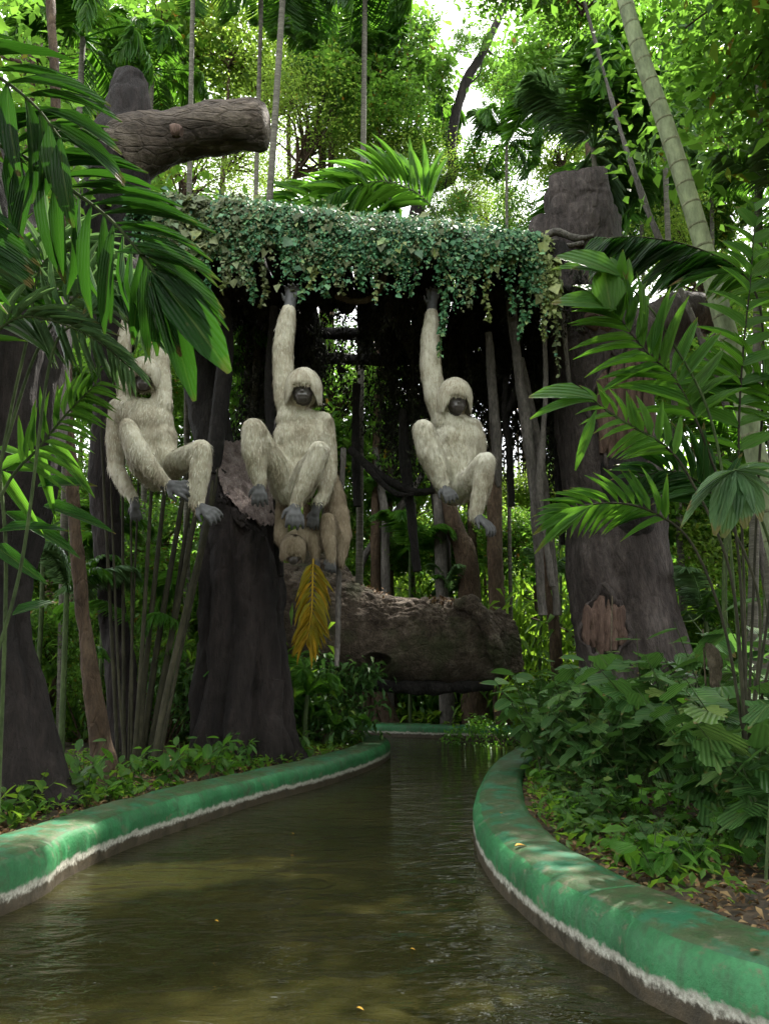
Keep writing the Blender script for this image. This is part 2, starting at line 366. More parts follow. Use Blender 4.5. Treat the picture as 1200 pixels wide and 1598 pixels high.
def fur_mat(name, a, b, c, dark, dirt=(.16,.12,.075)):
    m, t, out = nt(name)
    g = t.nodes.new('ShaderNodeNewGeometry'); tc = t.nodes.new('ShaderNodeTexCoord')
    mp = t.nodes.new('ShaderNodeMapping'); mp.inputs['Scale'].default_value = (1, 1, .22); t.links.new(tc.outputs['Object'], mp.inputs['Vector'])
    n = N_(t, 'ShaderNodeTexNoise', Scale=2.2, Detail=4.0, Roughness=.6); t.links.new(tc.outputs['Object'], n.inputs['Vector'])
    n2 = N_(t, 'ShaderNodeTexNoise', Scale=42.0, Detail=3.0, Roughness=.6); t.links.new(mp.outputs[0], n2.inputs['Vector'])
    f = math_(t, 'ADD', math_(t, 'MULTIPLY', g.outputs['Random Per Island'], .22), math_(t, 'MULTIPLY', n.outputs['Fac'], .78))
    col = ramp(t, f, [(.22, a), (.48, b), (.75, c)])
    oi = t.nodes.new('ShaderNodeObjectInfo'); ad = t.nodes.new('ShaderNodeVectorMath'); ad.operation = 'ADD'; t.links.new(g.outputs['Position'], ad.inputs[0]); ad.inputs[1].default_value = (3.3, 1.7, .4)
    n4 = N_(t, 'ShaderNodeTexNoise', Scale=2.6, Detail=6.0, Roughness=.65, Distortion=.5); t.links.new(ad.outputs[0], n4.inputs['Vector'])
    col = mixc(t, ramp(t, n4.outputs['Fac'], [(.50, (0,0,0)), (.72, (.75,.75,.75))]), col, dirt)
    st = ramp(t, n2.outputs['Fac'], [(.36, dark), (.52, (1,1,1))])
    col = mixc(t, .30, col, st, 'MULTIPLY')
    p = N_(t, 'ShaderNodeBsdfPrincipled', Roughness=.8); p.inputs['Specular IOR Level'].default_value = .2
    t.links.new(col, p.inputs['Base Color'])
    bb = N_(t, 'ShaderNodeBump', Strength=.7, Distance=.012); t.links.new(n2.outputs['Fac'], bb.inputs['Height']); t.links.new(bb.outputs[0], p.inputs['Normal'])
    t.links.new(p.outputs[0], out.inputs['Surface']); return m
M['fur'] = fur_mat('cream fur', (.22,.18,.12), (.46,.43,.34), (.62,.60,.52), (.5,.42,.32))
M['fur_brown'] = fur_mat('tan fur', (.10,.075,.045), (.20,.16,.11), (.32,.27,.20), (.5,.42,.32))

# painted canal wall
def paint_mat():
    m, t, out = nt('weathered green paint on concrete')
    g = t.nodes.new('ShaderNodeNewGeometry'); sep = t.nodes.new('ShaderNodeSeparateXYZ'); t.links.new(g.outputs['Position'], sep.inputs[0])
    sn = t.nodes.new('ShaderNodeSeparateXYZ'); t.links.new(g.outputs['True Normal'], sn.inputs[0])
    n = N_(t, 'ShaderNodeTexNoise', Scale=1.6, Detail=7.0, Roughness=.6); t.links.new(g.outputs['Position'], n.inputs['Vector'])
    n2 = N_(t, 'ShaderNodeTexNoise', Scale=9.0, Detail=8.0, Roughness=.7); t.links.new(g.outputs['Position'], n2.inputs['Vector'])
    n3 = N_(t, 'ShaderNodeTexNoise', Scale=45.0, Detail=4.0, Roughness=.7); t.links.new(g.outputs['Position'], n3.inputs['Vector'])
    green = ramp(t, n.outputs['Fac'], [(.28, (.010,.060,.020)), (.5, (.016,.120,.038)), (.68, (.045,.205,.080))])
    algae = ramp(t, n2.outputs['Fac'], [(.3, (.024,.042,.014)), (.6, (.052,.062,.024)), (.8, (.09,.075,.04))])
    up = ramp(t, sn.outputs['Z'], [(.72, (0,0,0)), (.97, (1,1,1))])
    am = math_(t, 'MULTIPLY', up, ramp(t, math_(t, 'ADD', math_(t, 'MULTIPLY', n.outputs['Fac'], .5), math_(t, 'MULTIPLY', n2.outputs['Fac'], .5)), [(.34, (0,0,0)), (.52, (.92,.92,.92))]))
    col = mixc(t, am, green, algae)
    n4 = N_(t, 'ShaderNodeTexNoise', Scale=4.2, Detail=6.0, Roughness=.65); t.links.new(g.outputs['Position'], n4.inputs['Vector'])
    col = mixc(t, math_(t, 'MULTIPLY', up, ramp(t, n4.outputs['Fac'], [(.50, (0,0,0)), (.60, (.8,.8,.8))])), col, (.014,.12,.06))
    col = mixc(t, ramp(t, n4.outputs['Fac'], [(.30, (.75,.75,.75)), (.42, (0,0,0))]), col, (.035,.045,.022))
    mpz = t.nodes.new('ShaderNodeMapping'); mpz.inputs['Scale'].default_value = (7, 7, .9); t.links.new(g.outputs['Position'], mpz.inputs['Vector'])
    dr = N_(t, 'ShaderNodeTexNoise', Scale=1.6, Detail=5.0, Roughness=.6); t.links.new(mpz.outputs[0], dr.inputs['Vector'])
    side = math_(t, 'SUBTRACT', 1.0, up)
    col = mixc(t, math_(t, 'MULTIPLY', side, ramp(t, dr.outputs['Fac'], [(.52, (0,0,0)), (.68, (.6,.6,.6))])), col, (.030,.045,.020))
    col = mixc(t, math_(t, 'MULTIPLY', side, ramp(t, dr.outputs['Fac'], [(.30, (.45,.45,.45)), (.40, (0,0,0))])), col, (.06,.24,.10))
    chips = ramp(t, n2.outputs['Fac'], [(.57, (0,0,0)), (.66, (.75,.75,.75))]); col = mixc(t, chips, col, (.12,.11,.07))
    z = math_(t, 'ADD', sep.outputs['Z'], math_(t, 'ADD', math_(t, 'MULTIPLY', math_(t, 'SUBTRACT', n2.outputs['Fac'], .5), .11), math_(t, 'MULTIPLY', math_(t, 'SUBTRACT', n3.outputs['Fac'], .5), .05)))
    wht = ramp(t, n3.outputs['Fac'], [(.3, (.20,.19,.155)), (.7, (.46,.45,.39))])
    low = ramp(t, n2.outputs['Fac'], [(.3, (.018,.016,.010)), (.7, (.075,.055,.032))])
    col = mixc(t, ramp(t, z, [(.112, (1,1,1)), (.132, (0,0,0))]), col, wht)
    col = mixc(t, ramp(t, z, [(.070, (1,1,1)), (.092, (0,0,0))]), col, low)
    dust = ramp(t, n3.outputs['Fac'], [(.3, (.8,.8,.8)), (.7, (1.12,1.12,1.12))]); col = mixc(t, 1.0, col, dust, 'MULTIPLY')
    p = N_(t, 'ShaderNodeBsdfPrincipled', Roughness=.5); p.inputs['Specular IOR Level'].default_value = .35
    t.links.new(ramp(t, n2.outputs['Fac'], [(.3, (.36,.36,.36)), (.7, (.68,.68,.68))]), p.inputs['Roughness'])
    t.links.new(col, p.inputs['Base Color'])
    h = math_(t, 'ADD', math_(t, 'MULTIPLY', n2.outputs['Fac'], 1.0), math_(t, 'MULTIPLY', n3.outputs['Fac'], .3))
    b = N_(t, 'ShaderNodeBump', Strength=.5, Distance=.02); t.links.new(h, b.inputs['Height']); t.links.new(b.outputs[0], p.inputs['Normal'])
    t.links.new(p.outputs[0], out.inputs['Surface']); return m
M['paint'] = paint_mat()

def water_mat():
    m, t, out = nt('murky canal water')
    g = t.nodes.new('ShaderNodeNewGeometry')
    mp = t.nodes.new('ShaderNodeMapping'); mp.inputs['Scale'].default_value = (.8, 1.6, 1); mp.inputs['Rotation'].default_value = (0, 0, .35); t.links.new(g.outputs['Position'], mp.inputs['Vector'])
    n = N_(t, 'ShaderNodeTexNoise', Scale=2.1, Detail=2.0, Roughness=.5, Distortion=.8); t.links.new(mp.outputs[0], n.inputs['Vector'])
    n2 = N_(t, 'ShaderNodeTexNoise', Scale=11.0, Detail=3.0, Roughness=.55, Distortion=.4); t.links.new(mp.outputs[0], n2.inputs['Vector'])
    n3 = N_(t, 'ShaderNodeTexNoise', Scale=.8, Detail=4.0); t.links.new(g.outputs['Position'], n3.inputs['Vector'])
    h = math_(t, 'ADD', math_(t, 'MULTIPLY', n.outputs['Fac'], 1.0), math_(t, 'MULTIPLY', n2.outputs['Fac'], .26))
    b = N_(t, 'ShaderNodeBump', Strength=.7, Distance=.075); t.links.new(h, b.inputs['Height'])
    col = ramp(t, n3.outputs['Fac'], [(.3, (.017,.018,.005)), (.7, (.042,.038,.012))])
    d = N_(t, 'ShaderNodeBsdfDiffuse'); t.links.new(col, d.inputs['Color'])
    tr = t.nodes.new('ShaderNodeBsdfTransparent'); tr.inputs['Color'].default_value = (.30, .31, .13, 1)
    m1 = t.nodes.new('ShaderNodeMixShader'); m1.inputs[0].default_value = .32
    t.links.new(d.outputs[0], m1.inputs[1]); t.links.new(tr.outputs[0], m1.inputs[2])
    gl = N_(t, 'ShaderNodeBsdfGlossy', Roughness=.03); t.links.new(b.outputs[0], gl.inputs['Normal']); gl.inputs['Color'].default_value = (.95,.97,.95,1)
    fr = N_(t, 'ShaderNodeFresnel', IOR=1.33); t.links.new(b.outputs[0], fr.inputs['Normal'])
    m2 = t.nodes.new('ShaderNodeMixShader'); t.links.new(fr.outputs[0], m2.inputs[0]); t.links.new(m1.outputs[0], m2.inputs[1]); t.links.new(gl.outputs[0], m2.inputs[2])
    t.links.new(m2.outputs[0], out.inputs['Surface']); return m
M['water'] = water_mat()
def soil_mat():
    m, t, out = nt('dark forest soil')
    g = t.nodes.new('ShaderNodeNewGeometry')
    n = N_(t, 'ShaderNodeTexNoise', Scale=3.0, Detail=9.0, Roughness=.7); t.links.new(g.outputs['Position'], n.inputs['Vector'])
    v = t.nodes.new('ShaderNodeTexVoronoi'); v.inputs['Scale'].default_value = 16; t.links.new(g.outputs['Position'], v.inputs['Vector'])
    col = ramp(t, n.outputs['Fac'], [(.3, (.022,.016,.010)), (.55, (.05,.035,.02)), (.75, (.10,.07,.04))])
    col = mixc(t, .35, col, ramp(t, v.outputs['Color'], [(.2, (.02,.015,.01)), (.8, (.16,.10,.055))]))
    p = N_(t, 'ShaderNodeBsdfPrincipled', Roughness=.95); t.links.new(col, p.inputs['Base Color'])
    b = N_(t, 'ShaderNodeBump', Strength=.8, Distance=.04); t.links.new(n.outputs['Fac'], b.inputs['Height']); t.links.new(b.outputs[0], p.inputs['Normal'])
    t.links.new(p.outputs[0], out.inputs['Surface']); return m
M['soil'] = soil_mat()

# ------------------------------------------------------------------ canal layout (waterlines in plan)
def gp(lst, z=0.0): return [tuple(G(x, y, z)[:2]) for x, y in lst]
left_wl = [(-3.6, -4.0), (-3.0, 2.0)] + gp([(0, 1432), (100, 1373), (200, 1326), (300, 1290), (400, 1256), (500, 1229), (570, 1205)]) + [(.10, 13.6), (-.15, 14.9), (-1.3, 15.6), (-4.5, 16.0), (-12, 16.4)]
right_wl = [(3.6, -4.0), (2.25, 1.5)] + gp([(1075, 1598), (960, 1530), (880, 1483), (812, 1428), (762, 1372), (742, 1310), (748, 1262), (775, 1217)]) + [(2.65, 14.2), (3.0, 16.4), (3.15, 17.2)]
far_wl = [(3.15, 17.25), (2.6, 17.55), (1.0, 18.0), (-.3, 18.6), (-2.6, 19.6), (-12, 20.4)]
def poly2(l, n): return spline([(a, b, 0) for a, b in l], n)[:, :2]
Lp = poly2(left_wl, 150); Rp = poly2(right_wl, 130); Fp = poly2(far_wl, 60)
poly = np.vstack([Lp[::-1], Rp, Fp])
def inside(x, y):
    c = np.zeros(x.shape, bool); n = len(poly); j = n-1
    for i in range(n):
        xi, yi = poly[i]; xj, yj = poly[j]
        cond = ((yi > y) != (yj > y))
        with np.errstate(divide='ignore', invalid='ignore'):
            c ^= cond & (x < (xj-xi)*(y-yi)/(yj-yi+1e-12)+xi)
        j = i
    return c
def pdist(x, y):
    q = np.stack([x, y], -1); d = np.full(x.shape, 1e9)
    for a in (Lp, Rp, Fp):
        for i in range(0, len(a)):
            d = np.minimum(d, np.hypot(q[..., 0]-a[i, 0], q[..., 1]-a[i, 1]))
    return d
# ground sheet
def axis(lo, hi, f0, f1, st, far):
    a = list(np.arange(f0, f1+1e-6, st)); x = f0; s = st
    while x > lo: s *= 1.35; x -= s; a.insert(0, x)
    x = f1; s = st
    while x < hi: s *= 1.35; x += s; a.append(x)
    return np.array(a)
gx = axis(-400, 400, -9, 9, .14, 0); gy = axis(-60, 600, -3, 22, .14, 0)
X, Y = np.meshgrid(gx, gy, indexing='ij')
ins = inside(X, Y); dd = pdist(X, Y)
sdist = np.where(ins, -dd, dd)
pn = np.stack([X.ravel()*.5, Y.ravel()*.5, np.zeros(X.size)], 1)
hn = fbm(pn, 4, 3).reshape(X.shape)*.07
bank = .20 + hn*np.clip((sdist-.5)*1.5, 0, 1) + .30*np.clip((sdist-1.5)/6, 0, 1)
bed = -.75 + hn*.6
tt = np.clip((sdist-.12)/.22, 0, 1)
Z = bed*(1-tt) + bank*tt
gmb = MB(); nx, ny = X.shape
ii = np.arange(nx-1)[:,None]*ny; jj = np.arange(ny-1)[None,:]
gmb.add(np.stack([X, Y, Z], -1).reshape(-1, 3), np.stack([ii+jj, ii+ny+jj, ii+ny+jj+1, ii+jj+1], -1).reshape(-1, 4))
ground = tag(gmb.build('ground', M['soil']), 'dark earth banks of the canal under the trees', kind='structure')
def ground_z(x, y):
    i = min(max(np.searchsorted(gx, x)-1, 0), nx-2); j = min(max(np.searchsorted(gy, y)-1, 0), ny-2)
    return float(max(Z[i, j], Z[i+1, j+1], Z[i, j+1], Z[i+1, j]))
def on_bank(x, y, margin=.62):
    xa = np.array([x]); ya = np.array([y])
    return (not inside(xa, ya)[0]) and pdist(xa, ya)[0] > margin
# water
wmb = MB()
wx = np.linspace(-13, 5, 40); wy = np.linspace(-4.5, 21, 60); WX, WY = np.meshgrid(wx, wy, indexing='ij')
a_ = np.arange(39)[:,None]*60; b_ = np.arange(59)[None,:]
fq = np.stack([a_+b_, a_+60+b_, a_+61+b_, a_+b_+1], -1).reshape(-1, 4)
cen = np.stack([(wx[:-1]+wx[1:])[:,None]/2+0*wy[None,:-1], (wy[:-1]+wy[1:])[None,:]/2+0*wx[:-1,None]], -1).reshape(-1, 2)
keep = inside(cen[:,0], cen[:,1]) | (pdist(cen[:,0], cen[:,1]) < .55)
wmb.add(np.stack([WX, WY, 0*WX], -1).reshape(-1, 3), fq[keep])
tag(wmb.build('canal_water', M['water']), 'murky olive brown water of the winding canal', kind='structure')

# ------------------------------------------------------------------ canal walls
def wall(name, pts, outward, label, width=.46, top=.30):
    prof = [(0.0, -.8), (0.0, -.1), (0.0, .04), (.0, .12), (.002, .19), (.02, .245), (.055, .28), (.11, .298), (.20, .303), (.32, .303), (.40, .298), (.445, .28), (.46, .24), (.46, .1), (.46, -.2)]
    n = len(pts); T = np.gradient(pts, axis=0); T /= np.linalg.norm(T, axis=1)[:,None]
    O = np.stack([-T[:,1], T[:,0]], 1)*outward
    s = np.concatenate([[0], np.cumsum(np.linalg.norm(np.diff(pts, axis=0), axis=1))])
    V = []
    for i in range(n):
        for a, z in prof: V.append((pts[i,0]+O[i,0]*a, pts[i,1]+O[i,1]*a, z))
    V = np.array(V)
    nn = fbm(V*np.array([1.3, 1.3, 2]), 3, 11)*.012 + fbm(V*6, 2, 12)*.004
    m = len(prof)
    st_ = np.repeat(np.arange(n), m); gap = int(3.6/(s[-1]/n)); jn = ((st_+7) % gap == 0); V[jn, 2] -= .008*(V[jn, 2] > .2); V[:, :2] += np.repeat(O, m, 0)*(jn*.005)[:,None]
    V[:, 2] += nn*(V[:, 2] > .2); V[:, :2] += np.repeat(O, m, 0)*(nn*1.1)[:,None]
    i = np.arange(n-1)[:,None]*m; j = np.arange(m-1)[None,:]
    f = np.stack([i+j, i+j+1, i+m+j+1, i+m+j], -1).reshape(-1, 4)
    if outward > 0: f = f[:, ::-1]
    mb = MB(); mb.add(V, f)
    mb.add(V[:m], np.array([list(range(m))])); mb.add(V[-m:], np.array([list(range(m))[::-1]]))
    o = mb.build(name, M['paint'], offset=(pts[0,0], pts[0,1], 0), loc=(pts[0,0], pts[0,1], 0))
    return tag(o, label, 'canal wall')
wl = wall('canal_wall', poly2(left_wl, 420), 1, 'long green painted canal edge on the left, with a ragged white band above the water')
wr = wall('canal_wall', poly2(right_wl, 420), -1, 'broad curving green painted canal edge in the right foreground, stained olive on top')
wf = wall('canal_wall', poly2(far_wl, 200), -1, 'far green canal edge beneath the fallen log, where the channel turns')

# ------------------------------------------------------------------ trunks
def bark_disp(amp=.05, vs=1.0, cellamp=.03, cs=3.0, seed=0, flutes=0, fl_amp=0, fl_t=None):
    def d(p, t, a, dirs):
        q = p*np.array([1, 1, .35])*vs
        r = fbm(q*1.6, 5, seed)*amp
        c, idv = cell(p*np.array([cs, cs, cs*.45]) + fbm(p*2, 2, seed+5)[:,None]*.35, seed)
        r += np.clip(c*3, 0, 1)*cellamp + (idv-.5)*cellamp*.6
        if flutes:
            w = fl_t(t) if fl_t else 1
            r += fl_amp*w*(np.abs(np.sin(a*flutes/2 + fbm(p*.5, 2, seed+7)*1.2))**.7-.4)
        return r
    return d
def bank_Y(px, Y, m=.4):
    while not on_bank(P(px, 1000, Y).x, Y, m): Y += .4
    return Y
def trunk_px(mb, rows, Y, sides=64, rings=120, mi=0, disp=None, cap=True):
    """rows: (px, py, radius px[, dY])"""
    pts = []; rad = []
    for r in rows:
        y = Y + (r[3] if len(r) > 3 else 0)
        pts.append(P(r[0], r[1], y)); rad.append(r[2]*SC(r[1], y))
    path = spline(pts, rings)
    rr = spline([(a, 0, 0) for a in rad], rings)[:, 0]
    tube(mb, path, list(rr), sides, mi, cap, disp)
    return path

# the tall broken tree on the right (moulded concrete)
RTB = P(1000, 1168, 12.0); RTB.z = .1
rt = empty('broken_tree', RTB, 'tall purplish brown broken tree trunk standing on the right bank', 'tree')
mb = MB()
trunk_px(mb, [(1006, 1185, 108), (1000, 1120, 96), (990, 1050, 84), (974, 950, 77), (960, 800, 74), (948, 680, 76), (930, 560, 70), (914, 470, 60), (903, 400, 60), (900, 352, 58)], 12.0, 128, 300,
         disp=bark_disp(.065, 1.1, .03, 1.7, 21, 5, .06))
# broken top block
_bd = bark_disp(.05, 2.0, .03, 2.2, 25)
trunk_px(mb, [(908, 400, 50), (906, 350, 50), (902, 318, 50), (901, 300, 49), (900, 293, 48)], 12.0, 96, 60, disp=lambda p, t, a, d: _bd(p, t, a, d)+.50*(1/(np.abs(np.cos(a+.15))**7+np.abs(np.sin(a+.15))**7)**(1/7)-1)*1.0-.04)
trunk_px(mb, [(862, 430, 16), (852, 395, 22), (850, 365, 25), (852, 346, 21)], 11.9, 24, 14, disp=bark_disp(.03, 2, .02, 3, 26))
trunk_px(mb, [(948, 420, 16), (957, 395, 18), (960, 372, 10)], 11.9, 24, 14, disp=bark_disp(.03, 2, .02, 3, 27))
o = mb.build('trunk', M['bark_concrete'], rt, offset=RTB)
mb = MB()
trunk_px(mb, [(960, 560, 46), (1000, 528, 44), (1050, 500, 40), (1085, 490, 36), (1112, 492, 30)], 11.9, 48, 60, disp=bark_disp(.05, 1.5, .03, 2.5, 31))
mb.build('limb', M['bark_concrete'], rt, offset=RTB)
# bare wood openings: torn bark hollow with an uneven rim and ribs of wood inside
def hollow(cx, cy, w, h, Y, name, mat, ribs, seed, rimm, parent, off, depth=.10):
    mb = MB(); rng = np.random.default_rng(seed); s = SC(cy, Y)
    for k in range(ribs):
        x = cx + (k+.5-ribs/2)/ribs*w*1.0
        hh = h*(.5 - .13*abs(k+.5-ribs/2)/ribs*2 - rng.uniform(0, .08))
        pts = [P(x+rng.uniform(-2, 2)+j*.3*(k-ribs/2)/ribs, cy - hh + 2*hh*j/5*1.0 + (rng.uniform(-3, 3)), Y - .03*math.sin(math.pi*j/5)) for j in range(6)]
        r = w/ribs*s*rng.uniform(.62, .8)
        tube(mb, spline(pts, 26), [r*.3, r*.9, r, r*.95, r, r*.5], 16, 0, True, bark_disp(.03, 5, .012, 8, seed+k))
    mb.build(name, mat, parent, offset=off)
    mb = MB()
    n = 26; pts = []
    for k in range(n+1):
        a = 2*math.pi*k/n
        rr = 1+.16*math.sin(3*a+seed)+.13*math.sin(7*a+seed)+.08*math.sin(13*a+seed*2)
        pts.append(P(cx+w*.56*rr*math.cos(a), cy-h*.54*rr*math.sin(a), Y-.02))
    tube(mb, spline(pts, 110), list(s*np.interp(np.linspace(0, 1, 20), np.linspace(0, 1, 20), rng.uniform(1.2, 5.0, 20))), 10, 0, False, bark_disp(.03, 5, .01, 8, seed))
    mb.build('bark_rim', rimm, parent, offset=off)
hollow(942, 975, 62, 92, 11.20, 'bare_wood', M['wood_red'], 6, 3, M['bark_concrete'], rt, RTB)
hollow(975, 640, 80, 210, 11.13, 'bare_wood', M['wood_red'], 6, 5, M['bark_concrete'], rt, RTB)
hollow(940, 500, 52, 50, 11.34, 'bare_wood', M['wood_red'], 3, 9, M['bark_concrete'], rt, RTB)
# carved spiral on the bare wood
mb = MB(); pts = []
for k in range(60):
    a = k*.26; r = 2+k*.22; pts.append(P(945+r*math.cos(a)*1.2, 497+r*math.sin(a)*.8, 11.18))
tube(mb, np.array(pts), .010, 6); mb.build('carved_spiral', M['bark_grey'], rt, offset=RTB)
# knot bulge with a dark mouth
mb = MB()
trunk_px(mb, [(968, 700, 18), (972, 732, 38), (985, 770, 44), (985, 810, 34), (975, 840, 12)], 11.32, 40, 40, disp=bark_disp(.04, 2, .02, 4, 41))
mb.build('burl', M['bark_black'], rt, offset=RTB)
mb = MB()
for rows in ([(865, 375, 5), (872, 430, 5), (880, 520, 4), (890, 620, 3)], [(850, 370, 4), (868, 362, 5), (900, 372, 5), (925, 368, 3)], [(856, 378, 4), (880, 384, 4), (910, 380, 4)]):
    trunk_px(mb, rows, 11.25, 10, 30, disp=bark_disp(.012, 4, .006, 9, 5))
mb.build('clinging_root', M['bark_grey'], rt, offset=RTB)

# left: broken stump with buttress base
LSB = P(378, 1192, 10.9); LSB.z = .15
ls = empty('broken_stump', LSB, 'massive dark fluted stump with a slanting broken top beneath the middle ape', 'tree stump')
mb = MB()
trunk_px(mb, [(384, 1196, 74), (382, 1170, 68), (378, 1130, 66), (376, 1050, 60), (378, 950, 57), (378, 860, 56), (382, 800, 54), (384, 740, 50), (386, 690, 46)], 10.9, 144, 260,
         disp=bark_disp(.10, 1.5, .02, 2.4, 51, 9, .16, lambda t: .6+1.0*np.clip(1-t*2.2, 0, 1)))
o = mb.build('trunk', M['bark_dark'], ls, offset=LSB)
c_ = P(382, 745, 10.9); me_ = o.data; n_ = len(me_.vertices); co_ = np.zeros(n_*3, np.float32); me_.vertices.foreach_get('co', co_); co_ = co_.reshape(-1, 3).astype(float)+np.array(LSB)
lim_ = c_.z - (co_[:,0]-c_.x)*.95 + (co_[:,1]-10.9)*1.15 - .12                  # slanting break facing the water
lim_ += fbm(co_*np.array([9, 9, 2.0]), 4, 5)*.10 + np.abs(vnoise(co_*np.array([24, 24, 3.]), 8))*.08
cut_ = co_[:,2] > lim_; co_[cut_, 2] = lim_[cut_]
me_.vertices.foreach_set('co', (co_-np.array(LSB)).astype(np.float32).ravel()); me_.update()
s_lim = float(lim_.min())
mb = MB(); gu, gv = np.meshgrid(np.linspace(-1, 1, 70), np.linspace(-1, 1, 70), indexing='ij'); rad_ = 52*SC(760, 10.9)
qx = c_.x+.05+gu*rad_*np.sqrt(1-gv**2*.5)*1.02; qy = 10.9+gv*rad_*np.sqrt(1-gu**2*.5)*1.02
q_ = np.stack([qx.ravel(), qy.ravel(), np.zeros(qx.size)], 1); q_[:,2] = c_.z-(q_[:,0]-c_.x)*.95+(q_[:,1]-10.9)*1.15-.02
q_[:,2] += fbm(q_*np.array([10, 10, 3.0]), 5, 15)*.07 + np.abs(vnoise(q_*np.array([34, 34, 6.]), 18))*.05
a1_ = np.arange(69)[:,None]*70; a2_ = np.arange(69)[None,:]
mb.add(q_, np.stack([a1_+a2_, a1_+70+a2_, a1_+71+a2_, a1_+a2_+1], -1).reshape(-1, 4))
mb.build('broken_face', M['break_wood'], ls, offset=LSB)
for bx, by, ex, ey in ((330, 1120, 300, 1186), (345, 1110, 328, 1196), (420, 1120, 452, 1180), (405, 1120, 430, 1192)):
    mb = MB(); trunk_px(mb, [((bx+10), by-60, 14), (bx, by, 17), ((bx+ex)/2, (by+ey)/2+6, 15), (ex, ey, 9), (ex+(ex-bx)*.3, ey+14, 5)], 10.55, 20, 40, disp=bark_disp(.03, 3, .015, 5, int(bx)))
    mb.build('buttress_root', M['bark_dark'], ls, offset=LSB)

# dark leaning trunk that rises behind the left ape and ends in the sawn limb high on the left
UTB = P(176, 1210, 10.8); UTB.z = .2
ut = empty('leaning_trunk', UTB, 'dark leaning trunk behind the left ape, topped by a thick broken horizontal limb', 'tree')
mb = MB()
trunk_px(mb, [(200, 1215, 32), (190, 1050, 22), (172, 900, 17), (168, 780, 20), (168, 600, 24), (172, 450, 34), (176, 330, 46), (190, 240, 50), (200, 195, 38), (204, 150, 32), (208, 122, 24)], 10.6, 64, 220,
         disp=bark_disp(.06, 1.3, .03, 2.4, 61))
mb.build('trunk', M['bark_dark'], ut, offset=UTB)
mb = MB()
trunk_px(mb, [(190, 250, 46), (225, 228, 44), (270, 214, 39), (320, 204, 36), (370, 199, 36), (402, 197, 37), (414, 197, 32), (420, 197, 18)], 10.5, 90, 160, disp=bark_disp(.05, 1.6, .018, 1.8, 64))
mb.build('sawn_limb', M['bark_limb'], ut, offset=UTB)
mb = MB(); trunk_px(mb, [(268, 205, 9), (276, 204, 9), (284, 206, 5)], 10.0, 18, 14, disp=bark_disp(.02, 5, .01, 7, 3)); mb.build('knot', M['wood_red'], ut, offset=UTB)
mb = MB(); trunk_px(mb, [(172, 560, 20), (235, 470, 24), (300, 400, 28), (340, 380, 26)], 10.8, 32, 50, disp=bark_disp(.05, 1.5, .02, 3, 67)); mb.build('bracket_limb', M['bark_dark'], ut, offset=UTB)
mb = MB(); trunk_px(mb, [(378, 860, 36), (350, 760, 30), (330, 660, 30), (318, 560, 32), (312, 450, 34), (310, 385, 30)], 11.5, 40, 90, disp=bark_disp(.06, 1.4, .03, 3, 69))
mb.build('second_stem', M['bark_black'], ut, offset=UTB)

# far left dark tree
LTB = P(20, 1270, 7.2); LTB.z = .2
lt = empty('old_tree', LTB, 'very dark wide tree trunk cut by the left edge of the photo', 'tree')
mb = MB()
trunk_px(mb, [(30, 1300, 100), (20, 1220, 76), (5, 1100, 66), (-12, 960, 52), (0, 820, 66), (15, 700, 78), (20, 560, 82), (10, 430, 76), (-40, 250, 66), (-120, 0, 60), (-200, -300, 50)], 7.2, 96, 240,
         disp=bark_disp(.05, 1.3, .02, 2.8, 71, 7, .05))
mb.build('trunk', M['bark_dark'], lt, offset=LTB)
b2 = P(160, 1205, 8.6); b2.z = .2
t2 = empty('young_tree', b2, 'reddish brown leaning stem between the dark left tree and the canes', 'tree')
mb = MB(); trunk_px(mb, [(170, 1222, 22), (155, 1150, 15), (138, 1020, 12), (122, 880, 10), (110, 700, 8), (96, 400, 7), (80, 0, 6)], 8.6, 28, 120, disp=bark_disp(.02, 2, .01, 4, 73))
mb.build('trunk', M['bark_brown'], t2, offset=b2)

# ------------------------------------------------------------------ the fallen log across the channel
FLB = P(600, 1040, 14.6)
fl = empty('fallen_log', FLB, 'huge hollow fallen log with rough plated bark bridging the canal', 'log')
def log_disp(p, t, a, dirs):
    c, idv = cell(p*np.array([2.9, 5.5, 7.5]) + fbm(p*1.7, 3, 4)[:,None]*.5, 81)
    top = np.clip(dirs[:,2]+.55, 0, 1)
    r = fbm(p*.8, 3, 83)*.08 + (np.clip(c*3.0, 0, 1)*.055 + (idv-.5)*.045)*top
    return r + fbm(p*5, 3, 85)*.012
mb = MB()
path = trunk_px(mb, [(395, 940, 58, -.4), (450, 955, 74, -.2), (520, 975, 75, 0), (600, 995, 66, .1), (680, 1004, 66, .2), (740, 1008, 62, .3), (768, 1012, 54, .4), (786, 1014, 40, .5)], 14.6, 170, 340, disp=log_disp)
o = mb.build('bark', M['bark_log'], fl, offset=FLB)
hc = P(588, 1030, 13.95)                                              # the knot hole, pushed in
for v in o.data.vertices:
    w = v.co + FLB; 
    if w.y < 14.3:
        d = math.hypot((w.x-hc.x)/.26, (w.z-hc.z)/.13)
        if d < 1: v.co.y += .45*(1-d**3)
        elif d < 1.5: v.co.y -= .05*(1-(d-1)/.5)
mb = MB(); trunk_px(mb, [(575, 1010, 42, 0), (540, 950, 44, .1), (505, 905, 40, .2), (488, 878, 36, .2), (476, 862, 22, .2)], 14.7, 96, 120, disp=log_disp)
mb.build('broken_branch', M['bark_log'], fl, offset=FLB)
